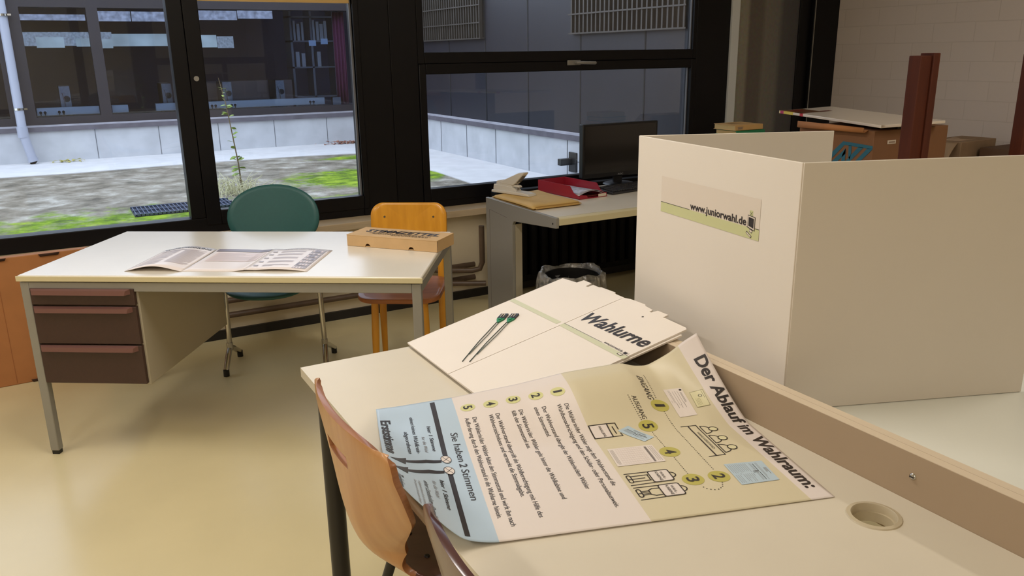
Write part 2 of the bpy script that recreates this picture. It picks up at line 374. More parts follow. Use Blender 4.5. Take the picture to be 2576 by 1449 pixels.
struct(boxobj('ground_courtyard', (-7, 4.70, .1), (XR, YF+.02, ZG), ground_mat()), 'mossy soil of the courtyard outside the window', 'ground')
pv = MB().prism([(-7, 9.70), (-1, 9.75), (.2, 9.68), (1.4, 9.78), (2.6, 9.74), (3.25, 9.6), (3.33, 8.9), (3.28, 8.2), (3.36, 7.6), (3.3, 6.6), (3.34, 4.72), (XR, 4.72), (XR, YF), (-7, YF)], ZG-.02, ZG+.008)
struct(pv.build('path', CONCP, smooth=False), 'pale concrete strip along the foot of the courtyard walls', 'path')
pl = MB().box((-7, YF, .2), (XR+.3, YF+.25, .715))
fw = struct(pl.build('wall_courtyard', CONC, smooth=False), 'pale concrete plinth along the far side of the courtyard', 'wall')
GROOVE = mat('groove_dark', (92, 94, 100), .8)
mb = MB()
for x in [-5.35+.7*i for i in range(14)]:
    if x < XR: mb.box((x-.5+.02, YF-.001, ZG+.01), (x-.5+.028, YF+.002, .715))
mb.build('joint', GROOVE, fw, smooth=False)
cp = MB().box((-7, YF-.03, .715), (XR+.3, YF+.25, .765)); cp.build('coping', mat('coping_dark', (92, 88, 96), .7, var=.2, scale=9), fw, smooth=False)
MB().box((-7, YF+.03, .765), (XR+.3, YF+.25, .785)).build('coping_strip', mat('coping_strip_pale', (170, 168, 176), .7, var=.15, scale=8), fw, smooth=False)
rw = struct(MB().box((XR, 4.74, .2), (XR+.25, YF, .735)).build('wall_courtyard_right', CONC, smooth=False), 'pale concrete plinth along the right side of the courtyard', 'wall')
mb = MB()
for y in [4.97+.7*i for i in range(9)]: mb.box((XR-.002, y-.006, ZG+.01), (XR+.001, y+.006, .735))
mb.box((XR-.002, 4.74, .545), (XR+.001, 6.36, .551)); mb.build('joint', GROOVE, rw, smooth=False)
MB().box((XR-.025, 4.74, .735), (XR+.25, YF-.03, .78)).build('coping', MATS['coping_dark'], rw, smooth=False)
MB().box((XR+.01, 4.74, .78), (XR+.25, YF-.02, .80)).build('coping_strip', MATS['coping_strip_pale'], rw, smooth=False)
rp = struct(MB().box((XR+.05, 4.74, .80), (XR+.3, YF, 2.6)).build('wall_panelled', PANEL, smooth=False), 'dark panelled wall on the right side of the courtyard', 'wall')
mb = MB()
for y in [5.33, 6.24, 7.16, 8.06, 8.97, 9.88]: mb.box((XR+.047, y-.008, .80), (XR+.051, y+.008, 2.6))
mb.build('joint', mat('joint_black', (12, 12, 14), .8), rp, smooth=False)
# slatted grilles high on the panelled wall
GR = mat('grille_metal', (84, 78, 72), .45, metal=.5)
def grille(y0, y1, z0, label, step):
    g = thing('wall_grille', label, 'grille', (XR+.05, 0, 0), 0, 'grilles on the panelled courtyard wall')
    boxobj('backing', (-.006, y0, z0), (-.001, y1, 2.5), mat('grille_backing', (14, 12, 12), .8), g)
    m2 = MB(); y = y0+.02
    while y < y1: m2.box((-.05, y, z0+.01), (-.012, y+.018, 2.49)); y += step
    m2.build('slats', GR, g, smooth=False)
    MB().box((-.055, y0, z0), (-.006, y1, z0+.012)).box((-.06, y0, z0+.16), (-.05, y1, z0+.172)).box((-.06, y0, z0+.34), (-.05, y1, z0+.352)).build('rail', GR, g, smooth=False)
grille(4.80, 6.36, 1.66, 'slatted metal grille on the dark panelled wall, above the monitor', .062)
grille(8.07, 9.8, 1.66, 'slatted metal grille on the dark panelled wall near its far corner', .062)
br = thing('wall_bracket', 'black metal bracket on the concrete plinth, seen just left of the monitor', 'bracket', (XR, 6.26, .55))
boxobj('plate', (-.02, -.06, -.10), (-.001, .06, .08), BLACKP, br, bevel=.004); boxobj('arm', (-.14, .0, -.035), (-.02, .06, .025), BLACKP, br, bevel=.004)

# far wing: frame facade with glazing, dark rooms behind
fw2 = struct(MB().box((-7, YF+.05, 2.08), (XR+.3, YF+.25, 2.45)).box((-7, YF+.05, .785), (XR+.3, YF+.2, .87)).build('wall_far_wing', FAC, smooth=False), 'dark brown facade of the wing across the courtyard', 'wall')
posts = [(-6.4, -6.22), (-5.0, -4.82), (-3.5, -3.3), (-1.9, -1.7), (-.36, -.1), (.57, .69), (1.42, 1.76), (3.72, 4.2)]
mb = MB()
for a, b in posts: mb.box((a, YF+.05, .87), (b, YF+.17, 2.08))
struct(mb.build('window_frame_far', FAC, smooth=False), 'dark brown window posts of the far wing', 'window frame')
wn = 3
for i in range(len(posts)-1):
    struct(boxobj('window_%d' % wn, (posts[i][1], YF+.10, .87), (posts[i+1][0], YF+.106, 2.08), M_GLASS2), 'dark glazing of the far wing, bay %s' % ('one two three four five six seven'.split()[i]), 'window'); wn += 1
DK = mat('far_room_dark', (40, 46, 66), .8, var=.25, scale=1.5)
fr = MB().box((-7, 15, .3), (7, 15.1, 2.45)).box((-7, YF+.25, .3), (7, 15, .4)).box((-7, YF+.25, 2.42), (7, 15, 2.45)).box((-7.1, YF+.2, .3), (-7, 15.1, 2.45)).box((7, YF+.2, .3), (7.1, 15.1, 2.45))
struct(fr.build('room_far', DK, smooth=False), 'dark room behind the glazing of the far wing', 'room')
k = 13.5-.0
def far(x, z, y=13.5): s = y/YF; return (x*s, 1.5+(z-1.5)*s)
LW = emit('daylight_glow_frosted', (.62, .70, .86), .55, 14, .6); LW2 = emit('daylight_glow_grid', (.62, .74, .84), .42, 30, .7); LW3 = emit('daylight_glow_paper', (.62, .78, .82), .52, 3, .8)  # daylight seen through the wing, put into the panes as glow
def lit(x0, z0, x1, z1, m, nm, y=13.5, parent=None):
    a = far(x0, z0, y); b = far(x1, z1, y)
    o = boxobj('window_%d' % nm, (a[0], y, a[1]), (b[0], y+.01, b[1]), m); struct(o, 'bright window at the back of the far wing, number %d from the left' % (nm-9), 'window'); return o
lit(-.10, 1.935, .55, 2.0, LW, 10); lit(.67, 1.93, 1.03, 2.04, LW, 11); lit(1.04, 1.93, 1.40, 2.04, LW, 12); lit(1.72, 1.95, 2.24, 2.06, LW, 13); lit(2.25, 1.97, 2.68, 2.065, LW, 14)
lit(-.24, 1.66, .80, 1.81, LW2, 15); lit(.80, 1.65, 1.40, 1.79, LW3, 16); lit(1.74, 1.63, 1.97, 1.775, LW3, 17); lit(1.975, 1.62, 2.17, 1.76, LW2, 18)
SHEET = mat('paper_pale_far', (190, 200, 198), .6)
for x0, x1, z0, z1, l in ((.02, .30, 1.64, 1.755, 'pale sheet hung across the bright strip, left one'), (.42, .60, 1.65, 1.74, 'pale sheet hung across the bright strip, middle one'), (.62, .80, 1.63, 1.73, 'pale sheet hung across the bright strip, right one')):
    a = far(x0, z0, 13.4); b = far(x1, z1, 13.4); tag(boxobj('hanging_sheet', (a[0], 13.4, a[1]), (b[0], 13.404, b[1]), LW3), l+' in the far wing', 'paper', 'sheets in the far wing')  # sheets glow too, daylight put into their emission
# things standing behind the far glazing
TRK = mat('trunking_pale', (200, 208, 206), .4)
def trunk(x0, x1, label, socks):
    t = thing('cable_trunking', label, 'cable trunking', (x0, YF+.16, .885), 0, 'cable trunking behind the far glazing')
    boxobj('channel', (0, -.03, 0), (x1-x0, .05, .088), TRK, t, bevel=.003)
    for s in socks:
        p = boxobj('socket', (s-.045, -.036, .018), (s+.045, -.03, .062), mat('socket_white', (225, 228, 226), .4), t)
        for d in (-.022, .022): MB().tube([(s+d, -.036, .036), (s+d, -.05, .036)], .016, 12).tube([(s+d, -.045, .03), (s+d, -.05, .0)], .005, 6).build('plug', BLACKP, p)
trunk(-.09, .565, 'pale cable trunking with black plugs behind the far glazing, beside the downpipe', (.06, .25))
trunk(.70, .88, 'short blank piece of pale trunking behind the far glazing', ())
trunk(1.19, 1.42, 'short pale trunking just left of the black window mullion', ())
trunk(1.76, 3.31, 'long pale cable trunking with three pairs of plugs behind the far glazing', (1.87-1.76, 2.11-1.76, 3.13-1.76))
PCM = mat('pc_rear_metal', (140, 146, 150), .45, metal=.3, var=.15, scale=40)
for x, l in ((.17, 'rear of a computer tower standing above the trunking near the downpipe'), (1.30, 'rear of a computer tower partly hidden by the black window mullion'), (2.03, 'rear of a computer tower above the left plugs of the long trunking'), (2.71, 'rear of a computer tower above the middle of the long trunking')):
    t = thing('computer_tower', l, 'computer', (x, YF+.30, .79), 0, 'computer towers behind the far glazing')
    boxobj('case', (0, .01, 0), (.118, .40, .42), BLACKP, t, bevel=.004)
    boxobj('rear_panel', (.003, -.002, .01), (.115, .01, .415), PCM, t)
    MB().tube([(.072, -.004, .27), (.072, .0, .27)], .036, 20).build('fan', BLACKP, t)
    MB().tube([(.03, -.006, .34), (.045, -.02, .26), (.05, -.02, .12), (.09, -.02, .02)], .005, 6).build('cable', INK2, t)
tag(boxobj('low_cabinet', (1.80, YF+.75, .40), (3.05, YF+1.05, 1.20), mat('cabinet_brown_far', (112, 98, 92), .7)), 'brownish low cabinet behind the computers of the far wing', 'cabinet')
cur = MB().grid(lambda u, v: (3.56+.16*u, YF+.35+.03*math.sin(u*22), .80+1.28*v), 24, 1); tag(cur.build('curtain', mat('curtain_rose', (172, 88, 116), .8), solid=.004), 'rose red curtain behind the far glazing beside the courtyard corner', 'curtain')
sh = thing('shelf_rack', 'grey metal shelf rack behind the far glazing left of the red curtain', 'shelf', (3.08, YF+.75, .4))
SH = mat('shelf_grey_far', (104, 108, 112), .6)
for z in (.55, .95, 1.3, 1.62): boxobj('shelf', (0, 0, z), (.62, .3, z+.02), SH, sh)
for x in (0, .28, .6): boxobj('upright', (x, 0, 0), (x+.03, .3, 1.85), SH, sh)
for i, (x, z, h, w) in enumerate([(3.13, 1.72, .26, .03), (3.18, 1.72, .22, .04), (3.24, 1.72, .24, .03), (3.40, 1.72, .27, .03), (3.45, 1.72, .25, .04), (3.50, 1.72, .22, .05), (3.56, 1.72, .26, .04), (3.14, 1.37, .2, .05), (3.22, 1.37, .18, .05), (3.44, 1.37, .2, .05)]):
    tag(boxobj('folder', (x, YF+.76, z), (x+w, YF+.98, z+h), mat('folder_pale_far', (150, 152, 152), .6)), 'pale folder standing on the grey shelf rack behind the far glazing', 'folder', 'folders on the far shelf rack')
for x, z, l in ((3.15, 1.64, 'small pale note stuck inside the far glazing, left one of two'), (3.31, 1.66, 'small pale note stuck inside the far glazing, right one of two')):
    tag(boxobj('note', (x, YF+.112, z), (x+.095, YF+.115, z+.07), mat('note_blueish', (190, 210, 225), .5)), l, 'note', 'notes on the far glazing')
tag(boxobj('note', (3.42, YF+.12, .87), (3.53, YF+.123, .97), MATS['folder_pale_far']), 'grey paper stuck low on the far glazing near the curtain', 'note')

# downpipe
dp = thing('downpipe', 'grey plastic downpipe on the far courtyard wall, at the left edge', 'downpipe', (-.26, YF-.08, ZG))
DPM = mat('downpipe_grey', (160, 164, 178), .4)
MB().tube([(0, .09, 2.45-ZG), (0, .06, 1.2), (0, 0, .62), (.0, -.03, .40)], .047, 16).build('upper_pipe', DPM, dp)
MB().tube([(0, -.03, .43), (.0, -.03, .31)], .056, 16).tube([(0, -.03, .35), (.055, -.05, .05)], .047, 16).build('elbow', DPM, dp)
MB().tube([(.05, -.05, .075), (.058, -.052, .035)], .053, 16).build('outlet', DPM, dp)
MB().tube([(.0572, -.0525, .034), (.0575, -.053, .0335)], .043, 16).build('opening', BLACKP, dp)
for z in (.62, 1.63): MB().lathe([(.05, -.012), (.056, -.012), (.056, .012), (.05, .012)], 20, tr=Matrix.Translation((0, .0 if z < 1 else .062, z)), close=True).box((.05, -.01, z-.01), (.085, .06, z+.01)).build('clamp', CHROME, dp)
# drain grates, sapling, leaves
for x0, x1, y0, y1, l in ((.47, .96, 6.65, 7.03, 'dark metal drain grate in the moss, seen through the left pane'), (1.0, 1.22, 6.70, 7.06, 'dark metal drain grate beside the sapling, behind the green chair')):
    g = thing('drain_grate', l, 'drain grate', (x0, y0, ZG), 0, 'drain grates in the courtyard')
    MB().box((0, 0, -.02), (x1-x0, y1-y0, .006)).build('pit', mat('grate_pit', (38, 44, 60), .7), g)
    mb = MB(); x = .01
    while x < x1-x0: mb.box((x, 0, .006), (x+.006, y1-y0, .018)); x += .03
    for y in (0, (y1-y0)/2, y1-y0-.01): mb.box((0, y, .006), (x1-x0, y+.01, .02))
    mb.build('bars', mat('grate_bars', (92, 100, 122), .5, metal=.4), g, smooth=False)
sp = thing('sapling', 'thin leafy sapling growing in the courtyard above the green chair back', 'plant', (1.42, 7.45, ZG))
LEAF = mat('leaf_green', (134, 158, 66), .6, var=.25, scale=9); STEM = mat('stem_brown', (112, 96, 72), .8)
stem = [(0, 0, 0), (-.01, 0, .25), (-.035, 0, .5), (-.06, .0, .75), (-.10, 0, .98)]
MB().tube(stem, [.007, .006, .005, .004, .002], 8).build('stem', STEM, sp)
def leaf(mb, p, s, yaw, tilt, mi=0):
    sh2 = [(0, 0), (.25, .2), (.55, .26), (.85, .12), (1, 0), (.85, -.12), (.55, -.26), (.25, -.2)]
    tr = Matrix.Translation(p) @ Euler((tilt, -tilt*.6, yaw)).to_matrix().to_4x4()
    mb.add([(a*s, b*s, .08*s*math.sin(a*3)) for a, b in sh2], [tuple(range(8))], mi, tr)
mb = MB(); rr = random.Random(7)
for i in range(34):
    t = rr.random()**.8; z = .12+.86*t; x = np.interp(z, [q[2] for q in stem], [q[0] for q in stem])
    leaf(mb, (x, 0, z), .075-.03*t, rr.uniform(0, 6.28), rr.uniform(-.7, .7))
mb.build('leaves', LEAF, sp, solid=.001)
gt = MB()
for i in range(150):
    a = rr.uniform(0, 6.28); r = rr.uniform(.02, .20); h = rr.uniform(.03, .17); b = (1.33+.12*rr.gauss(0, 1), 7.36+.12*rr.gauss(0, 1), ZG)
    gt.tube([b, (b[0]+r*.4*math.cos(a), b[1]+r*.4*math.sin(a), ZG+h*.7), (b[0]+r*math.cos(a), b[1]+r*math.sin(a), ZG+h)], [.003, .0025, .001], 4)
tag(gt.build('grass', mat('dry_grass', (204, 200, 162), .8, var=.15, scale=5)), 'tuft of dry pale grass at the foot of the sapling', 'grass', kind='stuff')
lf = MB()
for i in range(150): leaf(lf, (3.5+rr.gauss(0, .14), 10.80+max(-.08, min(.08, rr.gauss(0, .04))), ZG+.012+.03*rr.random()), rr.uniform(.03, .06), rr.uniform(0, 6.28), rr.uniform(-.5, .5), rr.randint(0, 1))
for i in range(40): leaf(lf, (.16+rr.gauss(0, .07), 10.80+max(-.08, min(.08, rr.gauss(0, .04))), ZG+.012+.02*rr.random()), rr.uniform(.03, .06), rr.uniform(0, 6.28), rr.uniform(-.4, .4), 2)
tag(lf.build('fallen_leaves', [mat('leaf_dry_red', (142, 84, 70), .8), mat('leaf_dry_tan', (186, 140, 118), .8), mat('leaf_dry_yellow', (190, 180, 96), .8)], solid=.001), 'dry fallen leaves drifted against the far courtyard wall', 'leaves', kind='stuff')

# ================================================================ LEFT DESK
RZ = math.radians(-33.265); DO = Vector((-.179, 3.452, 0)); DL, DW, DZ = 1.511, .775, .736
def dk(x, y, z=0): return (DO.x+x*math.cos(RZ)-y*math.sin(RZ), DO.y+x*math.sin(RZ)+y*math.cos(RZ), z)
desk = thing('office_desk', 'steel framed office desk with brown drawers and cream top below the window', 'desk', DO, RZ)
boxobj('tabletop', (-.004, -.004, .711), (DL+.004, DW+.004, DZ), CREAM, desk, bevel=.006)
boxobj('edge_strip', (-.008, -.0075, .7125), (DL+.008, -.003, .733), CREAMEDGE, desk, bevel=.002)
fr = MB()
for a in ((.0, .0), (.0, DW-.03)): fr.box((.034, a[1], .674), (DL-.034, a[1]+.03, .709))
for a in (.0, DL-.034): fr.box((a, .03, .674), (a+.034, DW-.03, .709))
fr.build('frame', SILVER, desk, bevel=.002)
for x in (0, DL-.034):
    for y in (0, DW-.03):
        lg = boxobj('leg', (x, y, .016), (x+.034, y+.03, .709), SILVER, desk, bevel=.003)
        boxobj('foot', (x+.003, y+.003, 0), (x+.031, y+.027, .017), BLACKP, lg)
boxobj('pedestal', (.036, .012, .30), (.446, .735, .690), GREYBEIGE, desk, bevel=.003)
for z0, z1 in ((.622, .686), (.468, .617), (.308, .463)):
    d = boxobj('drawer', (.036, -.004, z0), (.438, .014, z1), BROWNFRONT, desk, bevel=.002)
    h = MB(); zt = z1-.001
    h.add([(.040, -.004, zt), (.424, -.004, zt), (.414, -.020, zt-.004), (.052, -.020, zt-.004), (.040, -.004, zt-.020), (.424, -.004, zt-.020), (.410, -.024, zt-.020), (.056, -.024, zt-.020)],
          [(0, 1, 2, 3), (3, 2, 6, 7), (7, 6, 5, 4), (0, 3, 7, 4), (1, 5, 6, 2), (0, 4, 5, 1)])
    h.build('handle', mat('handle_brown', (112, 76, 68), .35), d, smooth=False)

# brochure on the left desk
bro = thing('brochure', 'open three-panel paper brochure headed WAHLORDNUNG on the steel desk', 'brochure', dk(0, 0), RZ)
BX = [.378, .600, .836, 1.075]
def bsurf(a, b, h=0):
    p = min(int(a), 2); t = a-p; x = BX[p]+(BX[p+1]-BX[p])*t
    z = DZ+.0012+h
    if p == 0: z += .020*math.sin(math.pi*t)**1.2*(1-.25*b)+.006*t*b
    if p == 1: z += .006*b*math.sin(math.pi*(t*.5+.5))+.006*max(0, t-.8)/.2
    if p == 2: z += .006*max(0, .2-t)/.2+.009*math.sin(math.pi*t)
    return Vector((x+(-.006 if p == 0 else .0)*b, .058+.337*b+(.004*p), z))
PAPER = mat('brochure_paper', (236, 226, 222), .35)
mb = MB(); n = 16
for p in range(3):
    mb.grid(lambda u, v, p=p: bsurf(p+u*.9999, v), n, 8)
mb.build('sheet', PAPER, bro, solid=.0008)
pr = Print(); BH = .93
pr.text('WAHLORDNUNG', (.06, .895), (.94, .895), .055, 0, 2, bold=.012)
def lines(x0, x1, b0, b1, n, mi=1, seed=1, w=.45):
    r = random.Random(seed); st = (b1-b0)/n
    for i in range(n):
        e = x1 if r.random() < .75 else x0+(x1-x0)*r.uniform(.4, .9)
        pr.rect(x0, b0+i*st, e, b0+(i+w)*st, mi, 2)
lines(.1, .46, .12, .84, 26, 2, 1); lines(.54, .92, .22, .84, 24, 2, 2); pr.rect(.08, .80, .55, .83, 1)
pr.rect(1.03, .86, 1.97, .985, 3, 2); pr.rect(1.1, .42, 1.95, .83, 4, 1); lines(1.14, 1.9, .46, .80, 12, 2, 3)
pr.text('Ablauf der Wahl', (2.18, .93), (2.8, .93), .035, 1, 2, bold=.01)
for b in (.15, .32, .49, .66, .8): lines(2.2, 2.62, b, b+.08, 3, 2, int(b*100)); pr.rect(2.06, b, 2.13, b+.05, 1, 2)
rr = random.Random(3)
for i in range(7):
    b = .07+i*.125; pr.rect(2.72, b, 2.93, b+.115, 1, 2)
    for j in range(4): x = 2.73+.045*j; pr.rect(x, b+.01, x+.03, b+rr.uniform(.05, .10), rr.choice((2, 3, 4)), 3)
pr.build('print', [INK, mat('print_grey_mid', (164, 154, 156), .4), mat('print_grey_light', (208, 196, 196), .4), mat('print_mauve_dark', (120, 104, 110), .35), mat('print_rose_tint', (226, 206, 200), .35)], lambda a, b, h: bsurf(min(max(a, 0), 2.9999), b, .0006+h), bro, cut=.05)

# ballot paper box
bx = thing('ballot_paper_box', 'flat brown cardboard box lettered STIMMZETTEL on the corner of the steel desk', 'box', (1.022, 3.252, DZ+.001), math.atan2(-.321, .268))
BW, BD, BHH = .418, .158, .045
pts = [(0, 0)]
for cx in (.098, .300): pts += [(cx-.013, 0)]+[(cx+.013*math.cos(math.radians(a)), .014*math.sin(math.radians(a))) for a in range(165, 0, -15)]+[(cx+.013, 0)]
pts += [(BW, 0), (BW, BHH), (0, BHH)]
mb = MB().prism(pts, 0, .003, 'y').box((0, .003, 0), (.003, BD, BHH)).box((BW-.003, .003, 0), (BW, BD, BHH)).box((.003, BD-.003, 0), (BW-.003, BD, BHH)).box((.003, .003, 0), (BW-.003, BD-.003, .003))
mb.build('tray', CARD, bx, smooth=False)
MB().box((-.001, -.001, BHH), (BW+.001, BD, BHH+.003)).build('lid', CARD, bx, bevel=.001)
boxobj('seam', (BW-.0005, .0, .0), (BW+.0006, .002, BHH), mat('card_edge_dark', (92, 60, 40), .8), bx)
boxobj('inner_fold', (.02, .02, .004), (BW-.02, .03, .03), CARDDARK, bx)
pr = Print(); pr.text('STIMMZETTEL', (.046, .074), (.388, .072), .042, 0, 2, bold=.035, shear=.05)
for i, (a, b) in enumerate(((.075, .36), (.075, .33), (.10, .37), (.19, .36))):
    y = .060-i*.0095; r2 = random.Random(i)
    x = a
    while x < b: w = r2.uniform(.008, .02); pr.rect(x, y, min(b, x+w), y+.0035, 0, 2); x += w+.003
pr.build('print', [INK], lambda a, b, h: Vector((a, b, BHH+.0033+h)), bx)

# big flat carton against the wall
cb = thing('flat_carton', 'large orange-brown flat carton standing against the wall at the left edge', 'carton', (-.75, 4.325, 0), math.radians(3))
mb = MB().box((0, .01, .0), (.83, .06, .622)); mb.build('body', CARDDARK, cb, bevel=.004)
for x, z in ((.40, .622), (.62, .622), (.50, .014)): MB().add([(x, .006, z), (x+.09, .006, z), (x+.083, .006, z-.012), (x+.007, .006, z-.012)], [(0, 1, 2, 3)]).build('slot', mat('slot_dark', (60, 34, 20), .8), cb, solid=.003)
boxobj('crease', (.44, .0085, .01), (.4415, .0105, .615), mat('crease_orange', (160, 98, 56), .8), cb)

# ================================================================ CHAIRS BEHIND THE LEFT DESK
GSH = mat('chair_green_laminate', (40, 91, 90), .42, var=.04, scale=60)
gc = thing('oval_back_chair', 'green chair with oval back and chrome legs behind the steel desk', 'chair', (.835, 3.905, 0), math.radians(-25))
# local: -y is forward (towards the desk)
def ellipse_sheet(mb, cx, zc, rx, rz, y0, lean, cup, n=40, k=8):
    vs = []; fs = []
    for i in range(k+1):
        r = i/k
        for j in range(n):
            t = 2*math.pi*j/n; x = rx*r*math.copysign(abs(math.cos(t))**.92, math.cos(t)); z = rz*r*math.copysign(abs(math.sin(t))**.92, math.sin(t))
            vs.append((cx+x, y0+lean*z-cup*(x/rx)**2, zc+z))
    for i in range(k):
        for j in range(n):
            q = [i*n+j, i*n+(j+1) % n, (i+1)*n+(j+1) % n, (i+1)*n+j]
            fs.append(q if i else [q[0], q[2], q[3]])
    mb.add(vs, fs)
mb = MB(); ellipse_sheet(mb, .0, .735, .226, .155, .215, .20, .035); bk = mb.build('backrest', GSH, gc, solid=.011, weld=True)
mb = MB().grid(lambda u, v: ((u-.5)*(.12-.02*v), .19-.02*v-.05*(1-v)**2, .46+.16*v), 6, 8); mb.build('neck', GSH, gc, solid=.011)
def seatf(u, v):
    a = 2*math.pi*u; r = v; x = .205*r*math.copysign(abs(math.cos(a))**.75, math.cos(a)); y = .20*r*math.copysign(abs(math.sin(a))**.75, math.sin(a))
    return (x, y-.02, .452+.012*(x/.2)**2-.018*max(0, -y/.2)**2+.02*max(0, y/.2)**2)
MB().grid(seatf, 44, 7).build('seat', GSH, gc, solid=.011, weld=True)
for s in (-1, 1):
    lg = MB().tube([(s*.16, .03, .438), (s*.205, .01, .436), (s*.228, 0, .41), (s*.232, 0, .13)], .0125, 14).build('leg', CHROME, gc)
    MB().tube([(s*.232, 0, .15), (s*.232, 0, .11)], .016, 14).build('joint', CHROME, lg)
    MB().tube([(s*.232, 0, .125), (s*.236, -.03, .09), (s*.242, -.07, .03)], [.013, .014, .013], 14).build('front_foot', CHROME, lg)
    MB().tube([(s*.232, 0, .125), (s*.236, .08, .09), (s*.244, .20, .03)], [.013, .014, .013], 14).build('rear_foot', CHROME, lg)
    for y in (-.072, .203): MB().tube([(s*.2425, y+(.002 if y < 0 else -.002), .033), (s*.243, y, .0)], .0145, 14).build('rubber_foot', BLACKP, lg)
MB().tube([(-.2, .01, .432), (.2, .01, .432)], .011, 12).build('cross_tube', CHROME, gc)

def wood_mat(name, c, c2, rough=.35, st=(14, 14, 1.2), scale=3):
    return mat(name, c, rough, c2=c2, scale=scale, stretch=st, detail=6, coat=.15)
OAK = wood_mat('orange_lacquered_wood', (228, 160, 44), (212, 144, 34), .3)
OAKD = wood_mat('brown_lacquered_wood', (172, 106, 56), (150, 88, 44), .45, (2, 14, 14))
wc = thing('wooden_chair', 'orange lacquered wooden chair tucked behind the right end of the steel desk', 'chair', dk(1.262, .90), RZ)
# local: -y forward
def rr_poly(w, h, r, n=8): return arc(w/2-r, h/2-r, r, 0, 90, n)+arc(-w/2+r, h/2-r, r, 90, 180, n)+arc(-w/2+r, -h/2+r, r, 180, 270, n)+arc(w/2-r, -h/2+r, r, 270, 360, n)
def bend_sheet(poly, fn, rows=7):
    # a filled outline as concentric rings mapped by fn
    n = len(poly); vs = []; fs = []
    for i in range(rows+1):
        s = i/rows
        for p in poly: vs.append(fn(p[0]*s, p[1]*s))
    for i in range(rows):
        for j in range(n):
            q = [i*n+j, i*n+(j+1) % n, (i+1)*n+(j+1) % n, (i+1)*n+j]; fs.append(q if i else [q[0], q[2], q[3]])
    return vs, fs
v, f = bend_sheet(rr_poly(.375, .19, .06, 10), lambda a, b: (a, .20+.12*b-.03*(a/.19)**2, .717+b)); MB().add(v, f).build('backrest', OAK, wc, solid=.012, weld=True)
v, f = bend_sheet(rr_poly(.385, .38, .085, 10), lambda a, b: (a, b-.02, .452-.012*max(0, -b/.19)**2-.010*(1-(a/.19)**2)*(1-(b/.19)**2)), 8)
MB().add(v, f).build('seat', OAKD, wc, solid=.022, bevel=.004, weld=True)
boxobj('seat_rail', (-.14, -.15, .405), (.14, .13, .430), OAKD, wc, bevel=.006)
for s in (-1, 1):
    MB().tube([(s*.115, -.135, .43), (s*.120, -.14, .25), (s*.126, -.148, 0)], [.017, .018, .013], 12).build('leg', OAK, wc)
    MB().tube([(s*.150, .155, 0), (s*.150, .16, .25), (s*.150, .175, .45), (s*.15, .197, .62), (s*.15, .205, .70)], [.013, .018, .018, .016, .012], 12).build('leg', OAK, wc)
MB().tube([(.12, .185, .745), (.12, .176, .745)], .005, 10).tube([(-.12, .185, .745), (-.12, .176, .745)], .005, 10).build('screw', CHROME, wc)

# ================================================================ FOREGROUND TABLES
def plate_with_hole(x0, x1, y0, y1, z0, z1, hx, hy, r, n=32):
    mb = MB(); q = r*1.35
    ci = [(hx+r*math.cos(2*math.pi*i/n+math.pi/4), hy+r*math.sin(2*math.pi*i/n+math.pi/4)) for i in range(n)]
    sq = []
    for i in range(n):
        s = i/n*4; e = int(s); t = s-e; cr = [(q, q), (-q, q), (-q, -q), (q, -q), (q, q)]
        a, b = cr[e], cr[e+1]; sq.append((hx+a[0]+(b[0]-a[0])*t, hy+a[1]+(b[1]-a[1])*t))
    for z in (z0, z1):
        mb.add([(p[0], p[1], z) for p in ci]+[(p[0], p[1], z) for p in sq], [(i, (i+1) % n, n+(i+1) % n, n+i) for i in range(n)])
        for a, b, c, d in ((x0, y0, hx-q, y1), (hx+q, y0, x1, y1), (hx-q, y0, hx+q, hy-q), (hx-q, hy+q, hx+q, y1)): mb.add([(a, b, z), (c, b, z), (c, d, z), (a, d, z)], [(0, 1, 2, 3)])
    mb.add([(p[0], p[1], z) for z in (z0, z1) for p in ci], [(i, (i+1) % n, n+(i+1) % n, n+i) for i in range(n)])
    for a, b in (((x0, y0), (x1, y0)), ((x1, y0), (x1, y1)), ((x1, y1), (x0, y1)), ((x0, y1), (x0, y0))): mb.add([a+(z0,), b+(z0,), b+(z1,), a+(z1,)], [(0, 1, 2, 3)])
    return mb
TZ = .736; TX0, TX1, TY1 = .472, 1.2225, 1.969
tb = thing('work_table', 'cream topped table in the foreground with posters and papers on it', 'table', (0, 0, 0))
plate_with_hole(TX0, TX1, -.35, TY1, .711, TZ, 1.128, .772, .037).build('tabletop', CREAM2, tb, smooth=False)
DARKLEG = mat('leg_anthracite', (46, 43, 40), .4, metal=.3)
for x, y in ((.517, 1.905), (1.15, 1.905), (.517, -.28), (1.15, -.28)):
    lg = MB().tube([(x, y, .03), (x, y, .711)], .0245, 20).build('leg', DARKLEG, tb)
    MB().tube([(x, y, 0), (x, y, .031)], .027, 20).build('foot', BLACKP, lg)
MB().box((.53, 1.885, .67), (1.14, 1.92, .711)).box((.53, -.30, .67), (1.14, -.26, .711)).build('apron', DARKLEG, tb)
GROM = mat('grommet_beige', (192, 178, 150), .35)
gm = MB().lathe([(.0365, -.022), (.0365, .0015), (.0375, .003), (.044, .002), (.0455, .0), (.0365, -.0)], 40, tr=Matrix.Translation((1.128, .772, TZ))).build('cable_grommet', GROM, tb)
MB().lathe([(.0365, -.03), (.0365, -.012), (.033, -.012), (.033, -.03)], 40, tr=Matrix.Translation((1.128, .772, TZ)), close=True).build('inner_ring', GROM, gm)
MB().prism(arc(1.128, .772, .0335, 168, 330, 18), TZ-.027, TZ-.022).build('cover', mat('grommet_cover', (206, 196, 178), .4), gm, smooth=False)
dv = thing('desk_divider', 'low pale divider board standing along the right edge of the foreground table', 'divider', (0, 0, 0))
